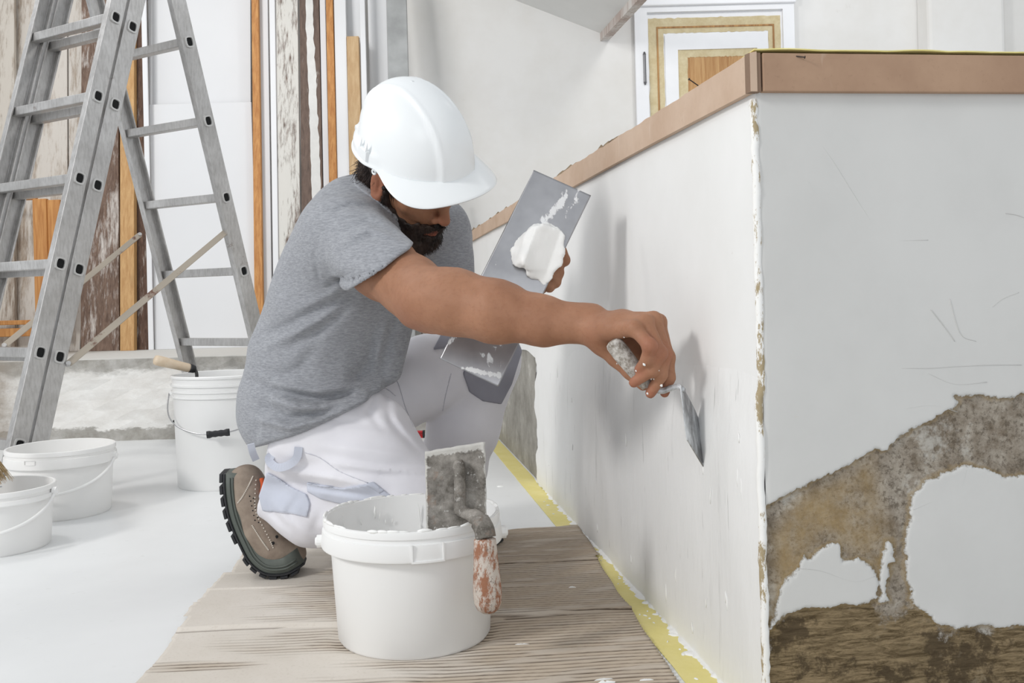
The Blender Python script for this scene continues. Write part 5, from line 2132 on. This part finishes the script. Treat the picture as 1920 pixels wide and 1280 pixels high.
def shoe(sole_pts, side, upper, label, widths, lin=None):
    """sole_pts: tread line heel to toe; upper: capsules (a, b, ra, rb)"""
    side = unit(side)
    sole = bez(sole_pts, 40)
    nr = []
    for i in range(41):
        t = unit(sole[min(i + 1, 40)] - sole[max(i - 1, 0)])
        n_ = np.cross(side, t)
        nr.append(unit(n_))
    cen = np.mean([u[0] for u in upper], axis=0)
    if np.dot(nr[20], cen - sole[20]) < 0:
        nr = [-q for q in nr]
    tq = np.linspace(0, 1, 41)
    hw_ = np.interp(tq, [0, .06, .25, .45, .7, .9, .97, 1], widths)
    P0 = np.array([u[0] for u in upper] + sole)
    lo, hi = P0.min(0) - .09, P0.max(0) + .09
    S0 = np.array(sole)
    N0 = np.array(nr)

    def f(p):
        d = None
        for a, b, ra, rb in upper:
            e = rc(p, a, b, ra, rb)
            d = e if d is None else smin(d, e, .025)
        # nothing below the sole line
        k = np.argmin(((p[:, None, :] - S0[None, ::2]) ** 2).sum(-1), axis=1) * 2
        hgt = ((p - S0[k]) * N0[k]).sum(1)
        return smax(d, .012 - hgt, .006) + .0008 * fnoise(p, 70, 2)
    v, q = sdf_mesh(f, lo, hi, .0034)
    root = link('work_shoe', v, q, msu.m, man, smooth=True)
    mb = MB()
    strip_sweep(mb, [s + n_ * .012 for s, n_ in zip(sole, nr)], nr, side, np.interp(tq, [0, .1, .3, .5, .75, 1], [.042, .038, .036, .034, .030, .034]), hw_)
    o = mb.build('midsole', msl, parent=root)
    autosmooth(o, 40)
    # moulded ribs on the midsole side facing out
    mb = MB()
    for kk in (.45, .72):
        mb.tube([s + n_ * (.012 + .022 * kk) - side * (w * 1.0 + .0005) for s, n_, w in list(zip(sole, nr, hw_))[1:40]], .0022, 6)
        mb.tube([s + n_ * (.012 + .022 * kk) + side * (w * 1.0 + .0005) for s, n_, w in list(zip(sole, nr, hw_))[1:40]], .0022, 6)
    mb.build('midsole_ribs', msl, parent=o, smooth=True)
    mb = MB()
    strip_sweep(mb, [s + n_ * .007 for s, n_ in zip(sole, nr)], nr, side, [.006] * 41, hw_ * .985)
    outs = mb.build('outsole', mol, parent=root)
    mb = MB()
    for i in range(0, 39, 3):
        seg = list(range(i, min(i + 3, 41)))
        if 15 < i < 20:
            continue
        strip_sweep(mb, [sole[j] for j in seg], [nr[j] for j in seg], side, [.008] * len(seg), [hw_[j] * .97 for j in seg])
    mb.build('tread_lugs', mol, parent=outs)
    if label:
        root['label'] = label
    return root, f


sY = 2.10
side_ = np.array([-.12, .99, 0])
def A3(x, y, o=0.0):
    return P(x, y, sY) + side_ * o
sp_ = [A3(416, 884), A3(419, 925), A3(428, 968), A3(446, 1012), A3(468, 1050), A3(500, 1072), A3(540, 1073), A3(576, 1058)]
uo = .011
ups = []
for o_ in (-uo, uo):
    ups += [(A3(462, 905, o_), A3(470, 935, o_), .034, .034), (A3(470, 935, o_), A3(488, 985, o_), .034, .038), (A3(488, 985, o_), A3(512, 1022, o_), .038, .036), (A3(512, 1022, o_), A3(545, 1040, o_ * 1.1), .036, .029)]
shR, fR = shoe(sp_, side_, ups, None, [.036, .046, .050, .050, .054, .052, .042, .026])
# stitching, eyelet holes, collar lining
mb = MB()
for pl in ([(474, 893), (466, 910), (455, 930), (446, 942)], [(480, 900), (478, 935), (480, 960), (492, 985), (505, 1010), (512, 1026)], [(473, 985), (490, 1012), (503, 1030)]):
    for q in bez([np.array(a, float) for a in pl], 22):
        c_ = surf_pt(q[0], q[1], 1.95, 2.2, fR, .0006)
        mb.box(c_, (.0012, 0, 0), (0, .0012, 0), (0, 0, .0012))
mb.build('stitching', mstw, parent=shR)
mb = MB()
for k in range(12):
    q = (468 + (k % 2) * 7 + (k // 2) * 2.0, 930 + (k // 2) * 9 + (k % 2) * 4)
    c_ = surf_pt(q[0], q[1], 1.95, 2.2, fR, .0004)
    mb.tube([c_ + (0, .001, 0), c_ - (0, .0006, 0)], .0014, 7)
mb.build('vent_holes', mats['hole'], parent=shR)
mb = MB()
for q in ((519, 1006), (528, 1000), (512, 1018)):
    c_ = surf_pt(q[0], q[1], 1.95, 2.2, fR, .001)
    mb.tube([c_ + (0, .001, 0), c_ - (0, .001, 0)], .0032, 10)
mb.build('eyelets', mats['hole'], parent=shR)
mb = MB()
mb.tube(bez([A3(494, 892, -.030), A3(497, 905, -.036), A3(494, 925, -.036)], 8), .005, 8)
mb.build('lining', mred, parent=shR, smooth=True)
# left shoe, flat on the floor under the raised knee
fc = np.array([-.228, 2.36, 0.])
fd_ = unit([.93, -.36, 0])
sd2 = np.array([.36, .93, 0])
sp_ = [fc + fd_ * x + np.array([0, 0, z]) for x, z in ((-.09, .002), (-.05, .001), (0, .001), (.06, .001), (.11, .001), (.15, .001), (.18, .004), (.20, .012))]
ups = []
for o_ in (-uo, uo):
    B_ = lambda x, z: fc + fd_ * x + sd2 * o_ + np.array([0, 0, z])
    ups += [(B_(-.05, .045), B_(-.045, .10), .034, .036), (B_(-.045, .10), B_(.02, .075), .036, .036), (B_(.02, .075), B_(.09, .050), .036, .034), (B_(.09, .05), B_(.155, .040), .034, .028)]
shL, _ = shoe(sp_, sd2, ups, None, [.030, .038, .040, .040, .048, .046, .036, .022])

# ------------------------------------------------------------------ helmet
hat = empty('hard_hat', tuple(hw((0, 0, .05))), 'glossy white hard hat with side slot on the kneeling worker\'s head', 'helmet')


def kw(q):
    return KC + KR @ (np.asarray(q, float) * KS)


def dome_r(phi, z):
    """plan radius at angle phi (0 = front) and height share z"""
    a = .128 if math.cos(phi) > 0 else .126
    b = .108
    r = 1 / math.sqrt((math.cos(phi) / a) ** 2 + (math.sin(phi) / b) ** 2)
    return r * max(0.0, 1 - z ** 2.35) ** (1 / 2.1)


HH = .148
NP, NZ_ = 144, 44
vv = []
for j in range(NZ_ + 1):
    z = math.sin(j / NZ_ * math.pi / 2)
    for i in range(NP):
        ph = 2 * math.pi * i / NP
        r = dome_r(ph, min(z, 1))
        x, y, zz = r * math.cos(ph), r * math.sin(ph), z * HH
        # raised central band between two bead ridges, widening to the front
        wb = .034 + .012 * max(0, x / .12) + .004 * max(0, -x / .12)
        ay = abs(y)
        lift = .0048 / (1 + math.exp((ay - wb) / .0016)) + .0034 * math.exp(-((ay - wb) / .0040) ** 2)
        fade = min(1, max(0, (z - .02) / .10)) if math.cos(ph) < 0 else min(1, max(0, (z + .1) / .1))
        g = np.array([x / .128 ** 2, y / .108 ** 2, zz / HH ** 2 * .9 + 1e-6])
        g = g / np.linalg.norm(g)
        q = np.array([x, y, zz]) + g * lift * fade
        # rear and side skirt step
        sk = 1 / (1 + math.exp((zz - .030) / .0015))
        back = min(1, max(0, (-math.cos(ph) + .1) / .35))
        q[:2] *= 1 + .075 * sk * back
        q[0] -= .022 * z ** 1.5
        vv.append(kw(q))
ff = []
for j in range(NZ_):
    for i in range(NP):
        i2 = (i + 1) % NP
        ff.append((j * NP + i, j * NP + i2, (j + 1) * NP + i2, (j + 1) * NP + i))
o = link('shell', vv, ff, mats['hat'], parent=hat, smooth=True)
sm = o.modifiers.new('s', 'SOLIDIFY')
sm.thickness = .0028
sm.offset = -1
# peak and rim: flared band all round, long in front
vv, ff = [], []
NB_ = 10
for i in range(NP):
    ph = 2 * math.pi * i / NP
    fr_ = max(0, math.cos(ph))
    wgt = min(1, max(0, (math.cos(ph) + .10) / .95))
    wgt = wgt * wgt * (3 - 2 * wgt)
    ext = .004 + .049 * wgt
    drop = .004 + .016 * wgt - .004 * (1 - wgt)
    r0 = dome_r(ph, 0) * (1 + .075 * min(1, max(0, (-math.cos(ph) + .1) / .35)))
    arch = -.012 * max(0, (abs(math.sin(ph)) - .2)) * (math.cos(ph) > 0) * 0
    for k in range(NB_ + 1):
        t = k / NB_
        r = r0 - .001 + ext * t
        z = .004 - .002 * (t < .01) - drop * t ** 1.3 - wgt * .012 * (r * math.sin(ph) / .1) ** 2 * t
        vv.append(kw((r * math.cos(ph), r * math.sin(ph), z)))
for i in range(NP):
    i2 = (i + 1) % NP
    for k in range(NB_):
        ff.append((i * 11 + k, i * 11 + k + 1, i2 * 11 + k + 1, i2 * 11 + k))
o = link('peak', vv, ff, mats['hat'], parent=hat, smooth=True)
sm = o.modifiers.new('s', 'SOLIDIFY')
sm.thickness = .0034
sm.offset = 0
bv = o.modifiers.new('b', 'BEVEL')
bv.width = .0012
bv.limit_method = 'ANGLE'
# accessory slots, lugs for the chin strap
for sy in (-1, 1):
    mb = MB()
    q = lambda x, y, z: kw((x, (.108 + y) * sy, z))
    ph = math.radians(108)
    cx_, cy_ = math.cos(ph) * .118, math.sin(ph) * .111
    T = KR @ unit(np.array([-math.sin(ph) * -1, math.cos(ph) * -1 * sy, 0]) * np.array([1, 1, 1]))
    Nn = KR @ np.array([math.cos(ph), math.sin(ph) * sy, 0])
    T = unit(T - Nn * np.dot(T, Nn))
    U = KR[:, 2]
    c_ = kw((cx_, cy_ * sy, .022))
    mb.box(c_ + Nn * .003, T * .017, U * .011, Nn * .0045)
    o = mb.build('slot_housing', mats['hat'], parent=hat, bevel=.002)
    mb = MB()
    for s_ in (-.013, .011):
        b0_ = c_ + T * s_ + U * .010 + Nn * .006
        mb.add([b0_ - T * .0045 - Nn * .004, b0_ + T * .0045 - Nn * .004, b0_ + T * .0045 + Nn * .002, b0_ - T * .0045 + Nn * .002, b0_ + U * .017 - Nn * .004],
               [(3, 2, 1, 0), (0, 1, 4), (1, 2, 4), (2, 3, 4), (3, 0, 4)])
    mb.box(c_ + U * .010 + Nn * .0035, T * .006, U * .0012, Nn * .0015)
    mb.build('slot_teeth', mats['hat'], parent=o)
    ph = math.radians(92)
    c_ = kw((math.cos(ph) * .118, (math.sin(ph) * .111) * sy, -.005))
    Nn = KR @ np.array([math.cos(ph), math.sin(ph) * sy, 0])
    T = unit(np.cross(U, Nn))
    mb = MB()
    ring = [c_ + (T * math.cos(a) + U * math.sin(a)) * .0045 for a in np.linspace(0, 2 * math.pi, 15)]
    mb.tube(ring, .0022, 8)
    mb.build('strap_lug', mats['hat'], parent=hat, smooth=True)

# ================================================================== TOOLS
# trowel in the right hand
mcr = M('plaster_crusted_handle', .85, 0, .2)
a_ = mcr.noise(90, 5, .75)
c = mcr.mix(mcr.ramp(a_, .38, .6), S(138, 130, 120), S(206, 202, 196))
c = mcr.mix(mcr.ramp(mcr.noise(160, 4, .7), .58, .68, 0, .7), c, S(108, 98, 86))
mcr.color(c)
mcr.bump(a_, .6, .003)
mbl = M('smeared_trowel_steel', .38, .7)
a_ = mbl.noise(30, 5, .7, (1, 1, .35))
mbl.color(mbl.mix(mbl.ramp(a_, .4, .62), S(150, 150, 152), S(216, 219, 222)))
mbl.bump(mbl.noise(80, 4), .2, .002)
mbl.put(mbl.b.inputs['Metallic'], mbl.ramp(a_, .42, .6, .75, .05))
tw = empty('pointing_trowel', tuple(HP(650, 610, 1.53)), 'small pointed trowel in the worker\'s right hand, its tip on the wall', 'trowel', 'trowels')
h0, h1 = HP(405, 300, 1.533), HP(655, 615, 1.528)
d = h1 - h0
mb = MB()
mb.tube([h0 - d * .015, h0 + d * .01, h0 + d * .06, h0 + d * .25, h0 + d * .55, h0 + d * .85, h0 + d * 1.0], [.006, .0115, .0138, .0146, .0135, .0115, .0095], 20)
mb.build('handle', mcr.m, parent=tw, smooth=True)
mb = MB()
heel, tip = P(1277, 722, 1.503), P(1328, 875, 1.523)
L_, R_ = P(1288, 824, 1.497), P(1312, 790, 1.552)
mb.tube(bez([h1 - d * .03, HP(745, 650, 1.527), HP(815, 632, 1.522), HP(868, 618, 1.516), HP(905, 640, 1.509), heel + (tip - heel) * .05], 24), [.0048] * 12 + [.0042] * 13, 10)
mb.build('shank', mbl.m, parent=tw, smooth=True)
pl_n = unit(np.cross(R_ - heel, L_ - heel))
L2 = L_ - pl_n * np.dot(L_ - heel, pl_n)
tip2 = tip - pl_n * np.dot(tip - heel, pl_n) * .6
h_l, h_r = heel + (L2 - heel) * .06 - (tip - heel) * .02, heel + (R_ - heel) * .1
outl = [heel + (R_ - heel) * .12 - (tip - heel) * .05, heel - (tip - heel) * .05 + (L2 - heel) * .08] + [heel + (L2 - heel) * t + (L2 - R_) * .05 * math.sin(t * math.pi) for t in (.35, .7)] + [L2, tip2, R_] + [heel + (R_ - heel) * t - (L2 - R_) * .05 * math.sin(t * math.pi) for t in (.7, .35)]
mb = MB()
mb.prism([p + pl_n * .0008 for p in outl], -pl_n * .0016)
mb.build('blade', mbl.m, parent=tw)

# wide smoothing blade in the left hand
msb = M('brushed_blade_steel', .34, .85)
g1 = msb.noise(7, 4, .6)
g2 = msb.noise(60, 4, .7, (1, 1, .15))
c = msb.mix(msb.ramp(g1, .35, .65), S(150, 150, 153), S(178, 178, 181))
sm_ = msb.attr('smear').outputs['Fac']
nz = msb.noise(70, 6, .75, (1, 1, .5), .4)
mask = msb.ramp(msb.math('ADD', sm_, msb.math('MULTIPLY', msb.math('SUBTRACT', nz, .5), 2.4)), .62, .74)
c = msb.mix(msb.math('MULTIPLY', mask, .92), c, S(226, 227, 228))
msb.color(c)
msb.put(msb.b.inputs['Metallic'], msb.ramp(mask, 0, 1, .82, .0))
msb.put(msb.b.inputs['Roughness'], msb.ramp(mask, 0, 1, .34, .6))
msb.bump(mask, .35, .002)
TLc, TRc, BRc, BLc = P(997, 335, 1.925), P(1112, 350, 1.915), P(940, 712, 1.845), P(818, 685, 1.855)
# square it up
cen = (TLc + TRc + BRc + BLc) / 4
ax_l = unit((TLc + TRc) / 2 - (BRc + BLc) / 2)
ax_w = (TRc + BRc) / 2 - (TLc + BLc) / 2
ax_w = unit(ax_w - ax_l * np.dot(ax_w, ax_l))
ax_n = np.cross(ax_w, ax_l)
if ax_n[1] > 0:
    ax_n = -ax_n
hl_ = np.linalg.norm((TLc + TRc) / 2 - (BRc + BLc) / 2) / 2
hwid = np.linalg.norm((TRc + BRc) / 2 - (TLc + BLc) / 2) / 2
hk = empty('smoothing_blade', tuple(cen), 'wide rectangular steel smoothing blade held in the worker\'s left hand', 'blade')
NU, NV = 40, 120
uq, vq = np.meshgrid(np.linspace(-1, 1, NU), np.linspace(-1, 1, NV), indexing='ij')
def bpt(u, v, n=0.0):
    return cen + ax_w * hwid * u + ax_l * hl_ * v + ax_n * n
front = np.array([[bpt(uq[i, j], vq[i, j], .0007) for j in range(NV)] for i in range(NU)])
idx = np.arange(NU * NV).reshape(NU, NV)
fq = np.stack([idx[:-1, :-1], idx[1:, :-1], idx[1:, 1:], idx[:-1, 1:]], -1).reshape(-1, 4)
o = link('blade', front.reshape(-1, 3), fq, msb.m, parent=hk)
bx, by = PROJ(front.reshape(-1, 3))
sme = np.zeros(len(bx))
for pl, w_s, am in (([(1065, 362), (1040, 395), (1022, 415)], 11, .85), ([(1095, 350), (1075, 380), (1050, 420)], 9, .55), ([(868, 690), (905, 698), (935, 704)], 7, 1.0), ([(905, 662), (930, 680)], 12, .7),
                    ([(848, 635), (836, 650)], 9, .8), ([(940, 640), (920, 690)], 16, .42), ([(822, 686), (855, 697)], 3, .9), ([(985, 545), (1010, 520)], 9, .45), ([(930, 480), (915, 520)], 14, .40), ([(1108, 352), (1085, 356)], 4, .8)):
    sme = np.maximum(sme, am * np.exp(-(seg_dist2(bx, by, pl) / w_s) ** 2))
at = o.data.attributes.new('smear', 'FLOAT', 'POINT')
at.data.foreach_set('value', sme.astype(np.float32))
sm = o.modifiers.new('s', 'SOLIDIFY')
sm.thickness = .0014
sm.offset = -1
if o.data.polygons[0].normal.dot(Vector(ax_n)) < 0:
    o.data.flip_normals()
# stiffening back and grip behind the blade, in the hand
mb = MB()
mb.box(bpt(.0, .05, -.004), ax_w * .014, ax_l * hl_ * .8, ax_n * .003)
mb.build('spine', mats['alu'], parent=hk, bevel=.001)
mb = MB()
mb.tube([bpt(.1, -.10, -.045), bpt(.1, .02, -.05), bpt(.1, .16, -.045)], [.013, .015, .013], 14)
mb.tube([bpt(.1, -.08, -.006), bpt(.1, -.08, -.045)], .006, 8)
mb.tube([bpt(.1, .14, -.006), bpt(.1, .14, -.045)], .006, 8)
mb.build('grip', lt.m, parent=hk, smooth=True)


# lump of plaster on the blade
def lump_sdf(p):
    q = p - cen
    a = q @ ax_w
    b = q @ ax_l
    n = q @ ax_n
    px, py = PROJ(p)
    outl = [(955, 470), (965, 450), (990, 428), (1018, 420), (1050, 428), (1062, 440), (1060, 470), (1050, 500), (1040, 525), (1022, 545), (1012, 538), (995, 518), (985, 500), (962, 495)]
    sd = poly_sd(px, py, outl) / 960.0 + .0035 * fnoise(p, 130, 0) + .002 * fnoise(p, 300, 1)
    # ridge on the left, flattened sloping facet on the right
    t = np.clip((px - 960 - (480 - py) * .35) / 75, 0, 1)
    top = np.interp(t, [0, .15, .35, .62, 1], [.008, .022, .031, .020, .006]) + .003 * fnoise(p, 90, 2) * np.clip(1.2 - t * 1.5, .12, 1)
    top = top * np.clip((545 - py) / 40, .25, 1)
    return smax(smax(sd, n - top, .010), -n - .0005, .003)


v, q = sdf_mesh(lump_sdf, cen - .16, cen + .16, .0024)
tag(link('plaster_lump', v, q, mats['plaster_wet'], smooth=True), 'lump of fresh white plaster on the wide blade', 'plaster')


# thin film of grey wet plaster beside the lump
# plaster flecks on the fingers
mb = MB()
for (cx_, cy_, Y, r) in ((632, 462, 1.486, .0036), (752, 610, 1.500, .0036), (655, 668, 1.508, .0026), (575, 508, 1.500, .0022), (700, 565, 1.496, .002), (490, 270, 1.515, .0018), (440, 458, 1.56, .0018), (735, 505, 1.497, .0016)):
    c_ = HP(cx_, cy_, Y)
    ys = np.linspace(Y - .03, Y + .05, 200)
    pts = np.stack([HP(cx_, cy_, y) for y in ys])
    dd = hand_r(pts)
    k = np.argmax(dd < 0) if (dd < 0).any() else 0
    c_ = pts[k]
    mb.tube([c_ + np.array([-.3, 0, .6]) * r, c_ + np.array([0, -.15, 0]) * r, c_ + np.array([.3, 0, -.7]) * r], [r * .35, r * .7, r * .3], 7)
mb.build('plaster_flecks', mats['plaster_wet'], parent=man, smooth=True)

# plasterer's trowel hooked over the rim of the front bucket
mrs = M('rusty_crusted_steel', .75, .25)
a_ = mrs.noise(26, 6, .75)
b_ = mrs.noise(70, 5, .75, off=(3, 3, 3))
c = mrs.mix(mrs.ramp(a_, .36, .64), S(92, 87, 80), S(164, 159, 152))
c = mrs.mix(mrs.ramp(b_, .6, .68, 0, .85), c, S(214, 212, 208))
c = mrs.mix(mrs.ramp(mrs.noise(18, 4, .7, off=(9, 1, 4)), .60, .72, 0, .6), c, S(150, 118, 96))
cru_ = mrs.math('ADD', mrs.attr('crust').outputs['Fac'], mrs.math('MULTIPLY', mrs.math('SUBTRACT', b_, .5), 1.6))
c = mrs.mix(mrs.ramp(cru_, .45, .62, 0, .9), c, S(208, 206, 201))
mrs.color(c)
mrs.bump(a_, .5, .004)
mrh = M('crusted_red_handle', .8, 0, .2)
a_ = mrh.noise(70, 7, .8, (1, 1, .45))
b_ = mrh.noise(95, 5, .75)
c = mrh.mix(mrh.ramp(a_, .46, .54), S(158, 112, 88), S(204, 194, 184))
c = mrh.mix(mrh.ramp(b_, .58, .66, 0, .8), c, S(120, 106, 96))
mrh.color(c)
mrh.bump(b_, .7, .004)
pt_ = empty('plastering_trowel', tuple(P(868, 960, 1.60)), 'old crusted plastering trowel hooked over the rim of the front bucket, handle hanging outside', 'trowel', 'trowels')
Yt = 1.628
c1_, c2_, c3_, c4_ = P(797, 846, Yt + .012), P(909, 828, Yt + .012), P(914, 1000, Yt - .004), P(801, 1012, Yt - .004)
nb_n = unit(np.cross(c2_ - c1_, c4_ - c1_))
if nb_n[1] > 0:
    nb_n = -nb_n
NUq, NVq = 26, 34
vv = []
for layer in (0, 1):
    for i in range(NUq):
        for j in range(NVq):
            u_, v_ = i / (NUq - 1), j / (NVq - 1)
            p = c1_ * (1 - u_) * (1 - v_) + c2_ * u_ * (1 - v_) + c3_ * u_ * v_ + c4_ * (1 - u_) * v_
            edge = min(u_, 1 - u_, v_, 1 - v_)
            bump_ = .0016 * mnoise.noise(Vector(p * 60)) + .0009 * mnoise.noise(Vector(p * 170))
            crust = .0026 * math.exp(-(edge / .05) ** 2)
            if edge < 1e-6:
                p = p + .0015 * Vector((1, 0, 1)).x * np.array([mnoise.noise(Vector(p * 90)), 0, mnoise.noise(Vector(p * 80))])
            vv.append(p + nb_n * ((.0018 + crust + bump_) if layer == 0 else -.0012))
idx = np.arange(2 * NUq * NVq).reshape(2, NUq, NVq)
ff = []
for i in range(NUq - 1):
    for j in range(NVq - 1):
        ff.append((idx[0, i, j], idx[0, i, j + 1], idx[0, i + 1, j + 1], idx[0, i + 1, j]))
        ff.append((idx[1, i, j], idx[1, i + 1, j], idx[1, i + 1, j + 1], idx[1, i, j + 1]))
per = [(i, 0) for i in range(NUq)] + [(NUq - 1, j) for j in range(1, NVq)] + [(i, NVq - 1) for i in range(NUq - 2, -1, -1)] + [(0, j) for j in range(NVq - 2, 0, -1)]
for k in range(len(per)):
    a, b = per[k], per[(k + 1) % len(per)]
    ff.append((idx[0][a], idx[0][b], idx[1][b], idx[1][a]))
pl_o = link('plate', vv, ff, mrs.m, parent=pt_, smooth=True)
ua, va = np.meshgrid(np.linspace(0, 1, NUq), np.linspace(0, 1, NVq), indexing='ij')
cru = np.maximum(np.exp(-(va / .09) ** 2), .8 * np.exp(-(np.minimum(ua, 1 - ua) / .04) ** 2))
at = pl_o.data.attributes.new('crust', 'FLOAT', 'POINT')
at.data.foreach_set('value', np.concatenate([cru.ravel(), cru.ravel()]).astype(np.float32))
mb = MB()
mb.tube(bez([P(860, 862, Yt), P(862, 900, Yt - .006), P(862, 940, Yt - .006), P(863, 962, Yt - .008)], 16), [.006] + [.0098] * 15 + [.0105], 12)
mb.build('tang_rib', mrs.m, parent=pt_, smooth=True)
mb = MB()
mb.tube(bez([P(860, 955, Yt - .004), P(875, 962, Yt - .022), P(895, 972, Yt - .046), P(907, 990, Yt - .060), P(911, 1008, Yt - .064)], 20), [.010] * 8 + [.0125] * 4 + [.0165] * 5 + [.0165] * 4, 14)
mb.build('neck', mrs.m, parent=pt_, smooth=True)
mb = MB()
hh0, hh1 = P(909, 1008, Yt - .064), P(916, 1150, Yt - .070)
d = hh1 - hh0
pts = [hh0 + d * t for t in (0, .02, .12, .3, .5, .7, .85, .94, .985, 1.0)]
mb.tube(pts, [.013, .0175, .0185, .0195, .0215, .0228, .022, .0175, .010, .003], 22)
mb.build('handle', mrh.m, parent=pt_, smooth=True)
